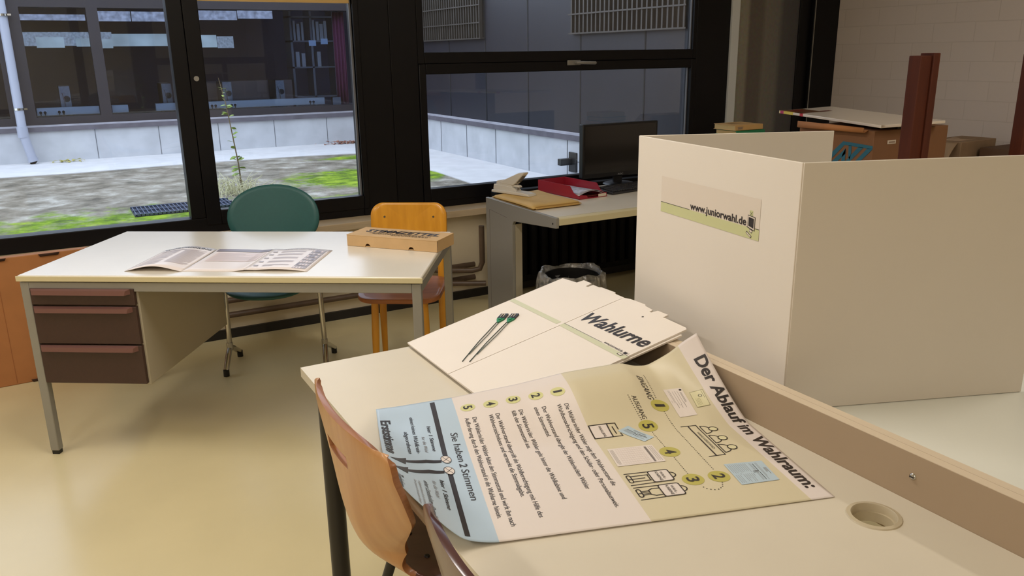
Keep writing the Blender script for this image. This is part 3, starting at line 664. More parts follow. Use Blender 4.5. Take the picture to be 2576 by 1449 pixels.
DIVM = mat('divider_laminate', (168, 146, 120), .5); DIVE = mat('divider_edge_band', (212, 194, 168), .45)
boxobj('board', (1.2232, -.35, .66), (1.2415, 1.955, .8250), DIVM, dv, bevel=.0012)
boxobj('edge_band', (1.2230, -.35, .8245), (1.2415, 1.9552, .8258), DIVE, dv)
sc = MB().lathe([(0, .003), (.004, .0028), (.0062, .001), (.0065, 0), (0, 0)], 20, tr=Matrix.Translation((1.2232, .773, .783)) @ Euler((0, -math.pi/2, 0)).to_matrix().to_4x4()).build('screw', CHROME, dv)
MB().box((-.0008, -.004, -.001), (.0008, .004, .001), tr=Matrix.Translation((1.2198, .773, .783))).build('screw_slot', INK, sc)
tb2 = thing('side_table', 'white topped table behind the divider carrying the white voting booth', 'table', (0, 0, 0))
boxobj('tabletop', (1.2615, -.35, .711), (2.03, 1.969, TZ), WHITELAM, tb2, bevel=.002)
boxobj('divider_board', (1.2425, -.35, .66), (1.2610, 1.955, .8250), DIVM, tb2, bevel=.0012); boxobj('edge_band', (1.2425, -.35, .8245), (1.2612, 1.9552, .8258), DIVE, tb2)
for x, y in ((1.31, 1.905), (1.96, 1.905), (1.31, -.28), (1.96, -.28)): MB().tube([(x, y, 0), (x, y, .711)], .0245, 20).build('leg', DARKLEG, tb2)

# ---------------------------------------------------------------- voting booth
BC = Vector((1.320, 1.153, 0)); BLp = Vector((1.406, 1.797, 0)); BB = Vector((1.916, 1.577, 0)); BR_ = Vector((1.862, .947, 0)); BZ0, BZ1 = TZ+.001, 1.281
vb = thing('voting_booth', 'folded white cardboard voting booth with a juniorwahl sticker', 'voting booth', BC)
BOOTH = mat('booth_white', (226, 216, 202), .45, var=.008, scale=3)
def panel(a, b, nm):
    d = (b-a); L = d.length; d.normalize(); nn = Vector((d.y, -d.x, 0)); th = .005
    vs = [a-BC+nn*s*th/2+d*t for s in (-1, 1) for t in (0, L)]
    mb = MB().add([(v.x, v.y, z) for z in (BZ0, BZ1) for v in (vs[0], vs[1], vs[3], vs[2])], [(3, 2, 1, 0), (4, 5, 6, 7), (0, 1, 5, 4), (1, 2, 6, 5), (2, 3, 7, 6), (3, 0, 4, 7)])
    return mb.build(nm, BOOTH, vb, bevel=.0015), d, nn
p1, d1, n1 = panel(BC, BLp, 'panel'); panel(BLp, BB, 'panel'); panel(BC, BR_, 'panel')
pr = Print()   # u from the front corner towards the window edge is negative so that text reads left to right
pr.rect(-.524, 1.094, -.119, 1.187, 2, 1)
pr.rect(-.524, 1.094, -.119, 1.119, 1, 2); pr.rect(-.524, 1.119, -.390, 1.1202, 0, 3); pr.rect(-.163, 1.119, -.119, 1.1202, 0, 3)
pr.text('www.juniorwahl.de', (-.388, 1.1215), (-.165, 1.1215), .0172, 0, 4, bold=.018)
pr.rect(-.155, 1.144, -.143, 1.158, 1, 2); pr.stroke([(-.153, 1.147), (-.145, 1.155)], .0008, 0, 3); pr.stroke([(-.153, 1.155), (-.145, 1.147)], .0008, 0, 3)
pr.poly([(-.160, 1.118), (-.134, 1.113), (-.134, 1.145), (-.160, 1.147)], 0, 4); pr.poly([(-.1585, 1.120), (-.1355, 1.115), (-.1355, 1.1435), (-.1585, 1.1455)], 2, 5)
pr.poly([(-.156, 1.1225), (-.138, 1.119), (-.138, 1.141), (-.156, 1.1425)], 0, 6)
pr.poly([(-.153, 1.110), (-.143, 1.107), (-.141, 1.114), (-.151, 1.117)], 0, 4); pr.poly([(-.152, 1.111), (-.144, 1.1085), (-.142, 1.113), (-.150, 1.1155)], 2, 5)
pr.poly([(-.164, 1.105), (-.146, 1.096), (-.143, 1.100), (-.161, 1.110)], 0, 5); pr.poly([(-.162, 1.1052), (-.1465, 1.0975), (-.1445, 1.100), (-.160, 1.108)], 2, 6)
pr.build('sticker', [INK, GREENBAND, mat('sticker_white', (220, 207, 191), .4)], lambda a, b, h: d1*(-a)-n1*(.0028+h)+Vector((0, 0, b)) if n1.x > 0 else d1*(-a)+n1*(.0028+h)+Vector((0, 0, b)), p1)

# ---------------------------------------------------------------- flat ballot box blank
ub = thing('flat_ballot_box', 'flat white cardboard ballot box lettered Wahlurne lying on the table', 'ballot box', (.768, 1.43, .7397))
TH = math.atan(.19); CT = math.cos(TH)
def um(p, y, h=0):  # p: world x offset, y: world y; returns local
    return Vector((p-.768-h*math.sin(TH), y-1.43, (p-.768)*math.tan(TH)+h*CT))
def ubsheet(poly, h0, h1, name, m):
    n = len(poly); mb = MB()
    mb.add([um(a, b, h0) for a, b in poly]+[um(a, b, h1) for a, b in poly], [tuple(range(n))[::-1], tuple(range(n, 2*n))]+[(i, (i+1) % n, n+(i+1) % n, n+i) for i in range(n)])
    return mb.build(name, m, ub, smooth=False)
ubsheet([(.771, 1.432), (1.268, 1.432), (1.268, 1.985), (.771, 1.968)], 0, .004, 'lower_layer', WHITECARD)
far_poly = [(.768, 1.7055), (1.290, 1.7255), (1.313, 1.724), (1.314, 1.769), (1.320, 1.773), (1.318, 1.838), (1.314, 1.843), (1.314, 1.874), (1.296, 1.875), (1.295, 1.884), (1.318, 1.888), (1.318, 1.928), (1.295, 1.931), (1.288, 1.998), (.768, 1.968)]
near_poly = [(.770, 1.432), (1.289, 1.440), (1.294, 1.448), (1.298, 1.532), (1.296, 1.539), (1.315, 1.540), (1.315, 1.582), (1.298, 1.586), (1.297, 1.594), (1.310, 1.596), (1.314, 1.632), (1.320, 1.640), (1.318, 1.700), (1.312, 1.7235), (1.292, 1.7232), (.768, 1.703)]
ubsheet(far_poly, .0045, .009, 'upper_panel', WHITECARD); np_ = ubsheet(near_poly, .0045, .009, 'upper_panel', WHITECARD)
pr = Print(); GB2 = mat('print_green_grey', (204, 204, 172), .45)
pr.poly([(1.098, 1.732), (1.114, 1.7325), (1.112, 1.985), (1.096, 1.984)], 1, 1); pr.poly([(1.093, 1.434), (1.110, 1.434), (1.1135, 1.719), (1.098, 1.7185)], 1, 1)
pr.rect(1.1095, 1.434, 1.1105, 1.464, 0, 2); pr.poly([(1.1125, 1.545), (1.1135, 1.545), (1.1145, 1.719), (1.1135, 1.719)], 0, 2)
pr.text('Wahlurne', (1.155, 1.712), (1.160, 1.446), .0435, 0, 2, bold=.028, shear=.12)
pr.text('www.juniorwahl.de', (1.1145, 1.541), (1.1125, 1.466), .0075, 0, 3, bold=.012)
pr.rect(1.108, 1.444, 1.121, 1.462, 2, 3); pr.rect(1.110, 1.447, 1.119, 1.459, 0, 4); pr.poly([(1.099, 1.452), (1.107, 1.449), (1.107, 1.468), (1.100, 1.468)], 0, 3); pr.poly([(1.1005, 1.454), (1.1055, 1.4515), (1.1055, 1.466), (1.1015, 1.466)], 2, 4)
pr.disc(1.267, 1.583, .003, 0, 2)
pr.build('print', [INK, GB2, WHITECARD], lambda a, b, h: um(a, b, .0092+h), ub)
# cable seals on it
SG = mat('seal_green', (36, 128, 84), .4)
for hx, hy, tx, ty, l in ((1.0235, 1.893, .820, 1.735, 'green and black plastic cable seal on the white ballot box, left one of two'), (1.043, 1.8685, .832, 1.7185, 'green and black plastic cable seal on the white ballot box, right one of two')):
    b0 = Vector((hx, hy, .7397+(hx-.768)*math.tan(TH)+.0095))
    se = thing('cable_seal', l, 'cable seal', b0, 0, 'cable seals on the ballot box')
    dr = Vector((tx-hx, ty-hy)); Ls = dr.length; dr.normalize(); pe = Vector((-dr.y, dr.x))
    def sm_(a, b, h=0): x = dr.x*a+pe.x*b; y = dr.y*a+pe.y*b; return Vector((x-h*math.sin(TH), y, x*math.tan(TH)+h*CT))
    def slab(poly, h0, h1, nm, m, par=se):
        n = len(poly); mb = MB(); mb.add([sm_(a, b, h0) for a, b in poly]+[sm_(a, b, h1) for a, b in poly], [tuple(range(n))[::-1], tuple(range(n, 2*n))]+[(i, (i+1) % n, n+(i+1) % n, n+i) for i in range(n)]); return mb.build(nm, m, par, smooth=False)
    hdd = slab([(-.014, -.011), (.014, -.011), (.014, .011), (-.014, .011)], 0, .005, 'head', BLACKP)
    pb = MB()
    for q in (-.005, .0025): pb.add([sm_(a, b, h) for h in (.005, .0062) for a, b in ((-.008, q), (.007, q), (.007, q+.0024), (-.008, q+.0024))], [(3, 2, 1, 0), (4, 5, 6, 7), (0, 1, 5, 4), (1, 2, 6, 5), (2, 3, 7, 6), (3, 0, 4, 7)])
    pb.add([sm_(a, b, h) for h in (.005, .0062) for a, b in ((-.0095, -.007), (-.0075, -.007), (-.0075, .004), (-.0095, .004))], [(3, 2, 1, 0), (4, 5, 6, 7), (0, 1, 5, 4), (1, 2, 6, 5), (2, 3, 7, 6), (3, 0, 4, 7)])
    pb.build('pale_pins', mat('seal_pale', (196, 184, 170), .4), hdd, smooth=False)
    gr = slab([(.012, -.011), (.018, -.011), (.034, -.004), (.038, 0), (.034, .004), (.018, .011), (.012, .011)], 0, .004, 'arrow', SG)
    MB().tube([sm_(.02, 0, .004), sm_(.02, 0, .0065)], .0045, 14).build('button', SG, gr)
    MB().tube([sm_(.036, -.0035, .002), sm_(Ls*.6, -.004, .0022), sm_(Ls, 0, .0015)], .0011, 8).tube([sm_(.036, .0035, .002), sm_(Ls*.45, .0052, .0022), sm_(Ls*.85, .001, .0018)], .0009, 8).build('tail', mat('seal_tail_dark', (44, 58, 48), .4), se)

# ---------------------------------------------------------------- poster
FS = [0, .032, .061, .091, .125, .161, .196, .328, .443, .592, .719, .769]; FZ = [.850, .833, .811, .796, .781, .783, .793, .784, .767, .751, .743, .742]
NS = [0, .611, .643, .665, .693, .711, .741, .78]; NZ = [.7375, .739, .745, .753, .779, .801, .835, .885]
PTL, PTR, PBL, PBR = np.array([1.284, 1.400]), np.array([1.119, .846]), np.array([.545, 1.612]), np.array([.373, 1.074])
D2S = [0, .06, .125, .161, .196, .328, .443, .592, .72]; D2V = [0, 0, .5, 1, 1.2, 1.05, .4, .12, 0]
def smooth_profile(xs, ys, n=401, k=9):
    g = np.linspace(0, 1, n); z = np.interp(g*xs[-1], xs, ys); zz = np.pad(z, k+1, mode='reflect', reflect_type='odd')
    ker = np.hanning(2*k+3); ker /= ker.sum(); return g, np.convolve(zz, ker, 'valid')
gF, zF = smooth_profile(FS, FZ); gN, zN = smooth_profile(NS, NZ)
def poster_raw(u, v):
    xy = (PTL*(1-u)+PBL*u)*(1-v)+(PTR*(1-u)+PBR*u)*v
    zf = float(np.interp(u, gF, zF)); zn = float(np.interp(u, gN, zN)); vv = min(max(v, 0), 1)
    s = u*.769; t = min(max((vv-.07)/.4, 0), 1); bl = min(max((s-.08)/.12, 0), 1)
    R = max(0, 1-vv/.47)**1.25*(1-bl)+(1-t*t*(3-2*t))*bl
    p = Vector((xy[0], xy[1], .7375+(zf-.7375)*R+(zn-.7375)*vv**1.3))
    p += Vector((-.072, -.078, .0364))*max(0, 1-s/.2)*max(0, 1-vv/.5)   # leans on the divider
    p += Vector((-.017, -.026, .0125))*float(np.interp(s, D2S, D2V))*R   # rides over the cardboard blank
    p += Vector((.014, .040, -.018))*min(max((u-.86)/.14, 0), 1)*min(max((vv-.35)/.45, 0), 1)   # bottom corner stays clear of the chair
    return p
def poster(a, b, h=0):
    u = min(max(1-b/.8, 0), 1); v = min(max(a/.594, 0), 1); p = poster_raw(u, v)
    if h:
        e = .004; du = poster_raw(min(u+e, 1), v)-poster_raw(max(u-e, 0), v); dv_ = poster_raw(u, min(v+e, 1))-poster_raw(u, max(v-e, 0))
        n = du.cross(dv_); n.normalize(); n = n if n.z > 0 else -n; p = p+n*h
    return p
po = thing('poster', 'large curled printed poster on polling room procedure headed Der Ablauf im Wahlraum', 'poster', (0, 0, 0))
bs = sorted(set([round(i*.00625, 5) for i in range(129)]+[.178, .447, .7535])); NA = 80
mb = MB(); vs = [poster(.594*j/NA, b) for b in bs for j in range(NA+1)]
mb.v = [tuple(v) for v in vs]
for i in range(len(bs)-1):
    bc = (bs[i]+bs[i+1])/2; mi = 1 if bc < .178 else 0 if bc < .447 else 2 if bc < .7535 else 3
    for j in range(NA): mb.f.append([i*(NA+1)+j, i*(NA+1)+j+1, (i+1)*(NA+1)+j+1, (i+1)*(NA+1)+j]); mb.m.append(mi)
mb.build('sheet', [PAPERWHITE, PAPERBLUE, PAPERKHAKI, PAPERPINK], po, solid=.0006)
T = Print()
T.text('Der Ablauf im Wahlraum:', (.0575, .7690), (.5555, .7675), .0262, 0, 2, bold=.028, shear=.0)
T.text('EINGANG', (.0655, .6130), (.1545, .6105), .0150, 0, 2, shear=.1); T.text('AUSGANG', (.1420, .5725), (.2175, .5740), .0105, 0, 2, shear=.1)
rows = [
    ('Die Wählerin/der Wähler zeigt dem Wahlvorstand die', (0.134, 0.4173), (0.4613, 0.4206)),
    ('Wahlbenachrichtigung und den Schüler- oder Personalausweis.', (0.1314, 0.4004), (0.5368, 0.4014)),
    ('Der Wahlvorstand übergibt der Wählerin/dem Wähler', (0.1294, 0.3661), (0.462, 0.3686)),
    ('einen Stimmzettel.', (0.1262, 0.3487), (0.237, 0.3512)),
    ('Die Wählerin/der Wähler geht hinter die Wahlkabine und', (0.1245, 0.3134), (0.4855, 0.316)),
    ('füllt den Stimmzettel aus.', (0.1228, 0.2973), (0.2745, 0.2993)),
    ('Der Wahlvorstand überprüft die Wahlberechtigung mit Hilfe des', (0.1225, 0.2607), (0.5364, 0.2606)),
    ('Wählverzeichnisses und vermerkt die Stimmabgabe.', (0.1215, 0.2452), (0.4599, 0.2446)),
    ('Die Wählerin/der Wähler faltet den Stimmzettel und wirft ihn nach', (0.1209, 0.2083), (0.5528, 0.2067)),
    ('Aufforderung durch den Wahlvorstand in die Wahlurne hinein.', (0.118, 0.1916), (0.5225, 0.1885))]
for t, p0, p1 in rows: T.text(t, p0, p1, .0096, 0, 2)
T.text('Sie haben', (.1735, .151), (.2985, .151), .0150, 0, 2); T.text('2', (.309, .151), (.323, .151), .0150, 0, 2, bold=.02); T.text('Stimmen', (.333, .151), (.4545, .152), .0150, 0, 2)
T.text('hier 1 Stimme', (.136, .1040), (.2540, .1045), .0080, 0, 2, bold=.015); T.text('für die Wahl', (.189, .0876), (.2665, .0876), .0070, 1, 2); T.text('einer/eines Wahlkreis-', (.083, .0705), (.2870, .0695), .0085, 0, 2, bold=.008)
T.text('abgeordneten', (.170, .0520), (.3050, .0520), .0085, 0, 2, bold=.008); T.text('Erststimme', (.096, .0065), (.360, .0085), .0200, 0, 2, bold=.03)
T.text('hier 1 Stimme', (.390, .1022), (.5095, .1026), .0080, 0, 2, bold=.015); T.text('für die Wahl', (.410, .0865), (.482, .0868), .0070, 1, 2); T.text('einer Landesliste (Partei)', (.437, .0690), (.589, .0705), .0085, 0, 2, bold=.012, shear=.1)
T.text('- maßgebende Stimme für die Verteilung der', (.454, .0580), (.590, .0590), .0045, 1, 2, shear=.1); T.text('Sitze insgesamt auf die einzelnen Parteien -', (.466, .0500), (.590, .0505), .0045, 1, 2, shear=.1); T.text('Zweitstimme', (.500, .0150), (.590, .0160), .0150, 0, 2, bold=.03)
FC = [('1', .1750, .6312), ('2', .4763, .6301), ('3', .4754, .5773), ('4', .3596, .5785), ('5', .2424, .5774)]
LC = [('1', .0850, .4160), ('2', .0815, .3648), ('3', .0770, .3120), ('4', .0758, .2591), ('5', .0712, .2063)]
for L_, r, c in ((FC, .0213, .023), (LC, .0172, .0195)):
    for s, a, b in L_:
        T.disc(a, b, r, 2 if L_ is FC else 3, 1, n=36); wd = .0040 if s == '1' else .0082
        T.text(s, (a-wd*c/.0215, b-c/2), (a+wd*c/.0215, b-c/2), c, 0, 3, bold=.02)
T.build('lettering', [INK, INK2, OLIVE, mat('print_olive_pale', (206, 202, 140), .4)], lambda a, b, h: poster(a, b, .0008+h), po, cut=.0125)
G = Print(); DOT = (0, 2)
G.dots([(.0535, .6385), (.151, .632)], .0066, .0013); G.dots([(.1965, .6335), (.452, .6318)], .0066, .0013)
G.dots([(.4985, .626), (.514, .619), (.5205, .608), (.5205, .598), (.514, .588), (.502, .581)], .0075, .0014)
G.dots([(.4515, .5765), (.384, .5775)], .0066, .0013); G.dots([(.335, .5778), (.267, .5775)], .0066, .0013); G.dots([(.218, .5705), (.134, .5660)], .0066, .0013)
wk = .0022
# ballot box drawing
G.rect(.2185, .449, .2660, .490, 1, 1); G.stroke([(.2175, .4488), (.2175, .4895), (.2668, .4895), (.2668, .4488)], wk*1.3, closed=True); G.stroke([(.2175, .4895), (.2185, .5085), (.2400, .5092)], wk); G.stroke([(.2668, .4895), (.2665, .511), (.2560, .5095)], wk); G.stroke([(.2300, .4988), (.2555, .5002)], wk*1.1)
G.text('WAHLURNE', (.2225, .4682), (.2640, .4705), .0060, 0, 3)
# ballots and forms
G.poly([(.2467, .5062), (.3043, .5455), (.2896, .5728), (.2332, .5344)], 2, 3)
def cell(q, s, t):
    q = [Vector(p) for p in q]; return (q[0]*(1-s)+q[1]*s)*(1-t)+(q[3]*(1-s)+q[2]*s)*t
def ruled(q, rows_, mi=3, layer=4, w=.0006, seed=1, s0=.08, s1=.92):
    r = random.Random(seed)
    for t in rows_:
        e = s1 if r.random() < .5 else r.uniform(.5, s1); G.stroke([cell(q, s0, t), cell(q, e, t)], w, mi, layer)
q = [(.2467, .5062), (.3043, .5455), (.2896, .5728), (.2332, .5344)]
ruled(q, (.30, .38, .46, .54), 3, 4, .0006, 2, .1, .42); ruled(q, (.26, .34, .42, .5, .58), 3, 4, .0006, 3, .58, .9); G.stroke([cell(q, .12, .62), cell(q, .44, .62)], .0011, 0, 4); G.stroke([cell(q, .5, .62), cell(q, .85, .62)], .0011, 0, 4); G.stroke([cell(q, .46, .3), cell(q, .46, .6)], .0014, 0, 4); G.stroke([cell(q, .53, .3), cell(q, .53, .6)], .0014, 0, 4); ruled(q, (.78, .86), 3, 4, .0009, 4, .3, .75)
q = [(.3190, .4575), (.3940, .4548), (.3950, .5558), (.3215, .5548)]
G.poly(q, 1, 3); G.poly([(.3265, .5338), (.3917, .5331), (.3917, .5372), (.3265, .5383)], 3, 4); ruled(q, (.83, .88, .92, .955), 3, 4, .0006, 5); ruled(q, (.04, .06, .08, .1), 3, 4, .0005, 6)
for i in range(12): t = .16+.05*i; G.stroke([cell(q, .06, t), cell(q, .94, t)], .00035, 4, 4)
for i in range(9): s = .06+.11*i; G.stroke([cell(q, s, .16), cell(q, s, .71)], .00035, 4, 4)
q = [(.4352, .6600), (.5165, .6570), (.5155, .7353), (.4395, .7395)]
G.poly(q, 2, 3); ruled(q, [.06+.05*i for i in range(10)], 3, 4, .0005, 8, .06, .44); ruled(q, [.06+.05*i for i in range(10)], 3, 4, .0005, 9, .56, .94); G.stroke([cell(q, .12, .70), cell(q, .46, .70)], .0012, 0, 4); G.stroke([cell(q, .56, .70), cell(q, .9, .70)], .0012, 0, 4); G.stroke([cell(q, .47, .56), cell(q, .47, .70)], .0014, 0, 4); G.stroke([cell(q, .53, .56), cell(q, .53, .70)], .0014, 0, 4); ruled(q, (.88, .91, .94), 3, 4, .001, 10, .35, .7); ruled(q, (.62, .65, .77, .8), 3, 4, .0005, 11)
q = [(.1149, .6640), (.2225, .6610), (.2218, .7030), (.1205, .7085)]
G.poly(q, 1, 3); G.disc(.127, .7028, .0032, 0, 4); ruled(q, (.1, .16, .22, .28), 3, 4, .0006, 12, .05, .5); ruled(q, (.42, .55, .68), 3, 4, .0006, 13, .1, .6); ruled(q, (.85, .8), 3, 4, .0008, 14, .15, .5); ruled(q, (.3, .5, .7), 3, 4, .0009, 15, .68, .95)
q = [(.1427, .7196), (.1965, .7145), (.1969, .7454), (.1455, .7501)]
G.poly(q, 5, 3); G.stroke(q, .0007, 6, 4, closed=True); ruled(q, (.2, .3, .4, .5), 6, 4, .0005, 16, .45, .9); G.stroke([cell(q, .05, .85), cell(q, .5, .9)], .0009, 6, 4)
def person(a, b, s, w=wk):
    G.stroke([(a-.0178*s, b), (a+.0182*s, b)], w); G.ring(a, b, .0178*s, w, ry=.019*s, a0=0, a1=180, n=14); G.disc(a, b+.0235*s, .0095*s, 5, 3); G.ring(a, b+.0235*s, .0095*s, w, 0, 4)
person(.161, .7275, .42, .0012)
# committee table
G.stroke([(.259, .6475), (.2600, .6815), (.3970, .6830), (.3980, .6475)], wk); G.stroke([(.2605, .6632), (.397, .6636)], wk*1.4); G.text('WAHLVORSTAND', (.2905, .6690), (.3690, .6698), .0056, 0, 3)
for a in (.2838, .3284, .3714): person(a, .6878, 1.0)
# booths with voters
for a0, sk in ((.4270, False), (.4805, True)):
    a1 = a0+.0418; m_ = (a0+a1)/2; b0, b1 = .5025, .5430
    pts = arc(a1-.005, b1-.005, .005, 0, 90, 4)+arc(a0+.005, b1-.005, .005, 90, 180, 4)+arc(a0+.005, b0+.005, .005, 180, 270, 4)+arc(a1-.005, b0+.005, .005, 270, 360, 4)
    G.poly(pts, 1, 2); G.stroke(pts, wk, 0, 4, closed=True); G.ring(m_, b1, .0095, wk, a0=0, a1=180, n=10)
    G.text('WAHL-', (a0+.0065, .5248), (a0+.0345, .5248), .0056, 0, 5); G.text('KABINE', (a0+.0045, .5158), (a0+.0390, .5158), .0056, 0, 5)
    G.stroke([(a0-.001, .456), (a0, b0)], wk); G.stroke([(a1+.001, .455), (a1, b0)], wk)
    sh3 = arc(a0+.0295, .4605, .004, -90, 90, 6)+arc(a0+.010, .4605, .004, 90, 270, 6); G.stroke(sh3, wk, closed=True); G.stroke([(m_, .4570), (m_, .4640)], wk)
    if sk:
        G.stroke([(a0+.0095, b0), (a0+.0085, .4880), (a0+.013, .4800), (a0+.028, .4800), (a0+.0335, .4880), (a0+.0325, b0)], wk); 
        for x in (.0145, .0185, .0235, .0275): G.stroke([(a0+x, .4645), (a0+x, .4800)], wk*.8)
    else:
        for x in (.0105, .0310): G.stroke([(a0+x, .4645), (a0+x, .4995)], wk)
        G.stroke([(m_, .4645), (m_, .4900)], wk); G.stroke([(a0+.0105, .4985), (a0+.031, .4985)], wk)
# voting rights chart on the blue field
G.poly([(.0115, .1245), (.2780, .1225), (.2765, .1328), (.0115, .1360)], 0, 1); G.poly([(.3500, .1222), (.5840, .1216), (.5812, .1312), (.3490, .1324)], 0, 1)
for a in (.2888, .3385): G.disc(a, .1270, .0165, 1, 3, ry=.0105); G.ring(a, .1270, .0165, .0012, 0, 4, ry=.0105); G.stroke([(a-.011, .120), (a+.011, .134)], .0009, 0, 5); G.stroke([(a-.011, .134), (a+.011, .120)], .0009, 0, 5)
for a, e, s in ((.297, .372, 0), (.345, .432, .003)):
    G.poly([(a-.0045, .1165), (a+.0065, .1165), (a+(e-a)*.3+.006, .085), (e+.004, .043), (e-.010, .043), (a+(e-a)*.25-.006, .085)], 0, 2)
    G.poly([(e-.0255, .0445), (e+.020, .0415), (e+.034, .012+s)], 0, 2)
G.build('drawing', [INK, PAPERWHITE, mat('print_ballot_blue', (178, 196, 206), .35), INK2, mat('print_hairline', (206, 190, 180), .4), mat('print_card_green', (214, 206, 164), .4), mat('print_card_line', (126, 120, 70), .4)], lambda a, b, h: poster(a, b, .0007+h), po, cut=.0125)

# ================================================================ CHAIRS AT THE FOREGROUND TABLE
SP = [(.900, .360, .186), (.886, .361, .202), (.865, .363, .208), (.832, .366, .207), (.80, .369, .200), (.765, .372, .190), (.73, .375, .162), (.695, .380, .128), (.665, .388, .102), (.640, .398, .088), (.618, .414, .083), (.602, .437, .088), (.592, .465, .108), (.583, .505, .145), (.576, .55, .185), (.569, .61, .200), (.562, .70, .205), (.557, .80, .195), (.547, .86, .165), (.532, .885, .125)]
def shell_point(i, t, yc=1.355):
    # i: fractional row on the spine, t in [-1, 1] across
    a = min(int(i), len(SP)-2); k_ = i-a; P_ = [SP[max(a-1, 0)], SP[a], SP[a+1], SP[min(a+2, len(SP)-1)]]
    z, x, hw = [.5*(2*P_[1][q]+(P_[2][q]-P_[0][q])*k_+(2*P_[0][q]-5*P_[1][q]+4*P_[2][q]-P_[3][q])*k_**2+(3*P_[1][q]-P_[0][q]-3*P_[2][q]+P_[3][q])*k_**3) for q in range(3)]
    back = max(0, min(1, (z-.585)/.06))*(.030+.025*max(0, min(1, (.86-z)/.1)))
    return Vector((x-.42+back*abs(t)**2, t*hw, z+(.012*abs(t)**2 if back == 0 else 0)-(.010*abs(t)**3 if i < 1 else 0)*(1-i if i < 1 else 0)))
def shell_chair(label, wood, wood_seat, loc, first=None):
    t = thing('shell_chair', label, 'chair', loc, 0, 'shell chairs at the foreground table')
    NT = 24
    def part(i0, i1, nm, m, hole=False):
        n = int((i1-i0)*4); mb = MB()
        for i in range(n+1):
            for j in range(NT+1): mb.v.append(tuple(shell_point(i0+(i1-i0)*i/n, -1+2*j/NT)))
        for i in range(n):
            for j in range(NT):
                zc = (mb.v[i*(NT+1)+j][2]+mb.v[(i+1)*(NT+1)+j][2])/2; yc = (mb.v[i*(NT+1)+j][1]+mb.v[i*(NT+1)+j+1][1])/2
                if hole and 0.818 < zc < .838 and abs(yc) < .052: continue
                mb.f.append([i*(NT+1)+j, i*(NT+1)+j+1, (i+1)*(NT+1)+j+1, (i+1)*(NT+1)+j]); mb.m.append(0)
        o = mb.build(nm, [m[0], m[1]], t); md = o.modifiers.new('solid', 'SOLIDIFY'); md.thickness = .012; md.offset = 0; md.material_offset_rim = 1
        md = o.modifiers.new('bevel', 'BEVEL'); md.width = .003; md.segments = 2; md.limit_method = 'ANGLE'; md.angle_limit = math.radians(50); return o
    part(0, 11.5, 'backrest', wood, True); st = part(11.5, len(SP)-1, 'seat', wood_seat)
    for i, y in ((13.0, .044), (13.0, -.044), (16, .044), (16, -.044)):
        p = shell_point(i, y/(.145 if i < 14 else .205)); MB().tube([p+Vector((0, 0, .0062)), p+Vector((0, 0, .009))], [.006, .004], 12).build('rivet', BLACKP, st)
    for sy in (-1, 1):
        MB().tube([(.10, sy*.13, .545), (-.06, sy*.20, 0)], .011, 12).build('leg', DARKLEG, t); MB().tube([(.34, sy*.15, .53), (.42, sy*.20, 0)], .011, 12).build('leg', DARKLEG, t)
        MB().tube([(.09, sy*.13, .548), (.36, sy*.15, .535)], .011, 12).build('seat_rail', DARKLEG, t)
    return t
BEECH = (wood_mat('beech_veneer', (196, 146, 94), (182, 130, 80), .35, (4, 14, 1)), wood_mat('beech_ply_edge', (164, 108, 66), (146, 92, 54), .35, (3, 3, 60)))
DARKW = (wood_mat('dark_brown_veneer', (104, 74, 62), (88, 60, 50), .3, (4, 14, 1)), wood_mat('dark_ply_edge', (92, 58, 52), (74, 44, 42), .2, (3, 3, 60)))
shell_chair('light beech plywood shell chair pushed up against the foreground table', BEECH, DARKW, (.42, 1.297, 0))
shell_chair('dark brown plywood shell chair at the bottom edge beside the foreground table', DARKW, DARKW, (.42, .757, 0))

# ================================================================ COMPUTER DESK AND WHAT STANDS ON IT
CZ = .72; CX0 = 2.105
cd_ = thing('computer_desk', 'grey steel cantilever desk with rounded cream top in front of the radiator', 'desk', (CX0, 3.33, 0))
prof = arc(.012, CZ-.012, .012, 180, 90, 5)+[(.735, CZ), (.735, CZ-.03)]+[(.0, CZ-.034)]+arc(.006, CZ-.028, .006, 270, 180, 3)
MB().prism(prof, .018, 1.9, 'x').build('tabletop', CREAM, cd_)
MB().prism([(-.004, CZ-.036), (.02, CZ-.036), (.02, CZ-.0345), (-.002, CZ-.03), (-.002, CZ-.008), (.014, CZ+.0008), (.03, CZ+.0008), (.03, CZ+.0014), (.010, CZ+.0014), (-.004, CZ-.006)], .018, 1.9, 'x').build('front_edge', CREAMEDGE, cd_)
for nm, x0 in (('side_frame', 0), ('side_frame', 1.9)):
    sf = MB().prism([(0, CZ+.002), (.745, CZ+.002), (.745, .0), (.44, 0), (.44, CZ-.105), (.425, CZ-.085), (.0, CZ-.05)], x0, x0+.018, 'x').build(nm, SILVER, cd_, bevel=.002)
    MB().prism([(.44, 0), (.445, 0), (.445, CZ-.105), (.44, CZ-.105)], x0+.018, x0+.06, 'x').box((x0+.018, .44, 0), (x0+.06, .745, .02)).build('return_edge', GREYBEIGE, sf)
    MB().prism([(.50, CZ-.075), (.70, CZ-.060), (.70, CZ-.062), (.50, CZ-.077)], x0-.001, x0+.001, 'x').prism([(.70, .03), (.702, .03), (.702, CZ-.062), (.70, CZ-.062)], x0-.001, x0+.001, 'x').build('groove', INK2, sf)
    MB().tube([(x0-.001, .03, CZ-.03), (x0+.002, .03, CZ-.03)], .005, 12).build('screw', BLACKP, sf)
boxobj('rear_rail', (.018, .70, CZ-.12), (1.9, .72, CZ-.034), SILVER, cd_)
boxobj('cable_tray', (.06, .56, CZ-.11), (1.86, .70, CZ-.10), GREYBEIGE, cd_)

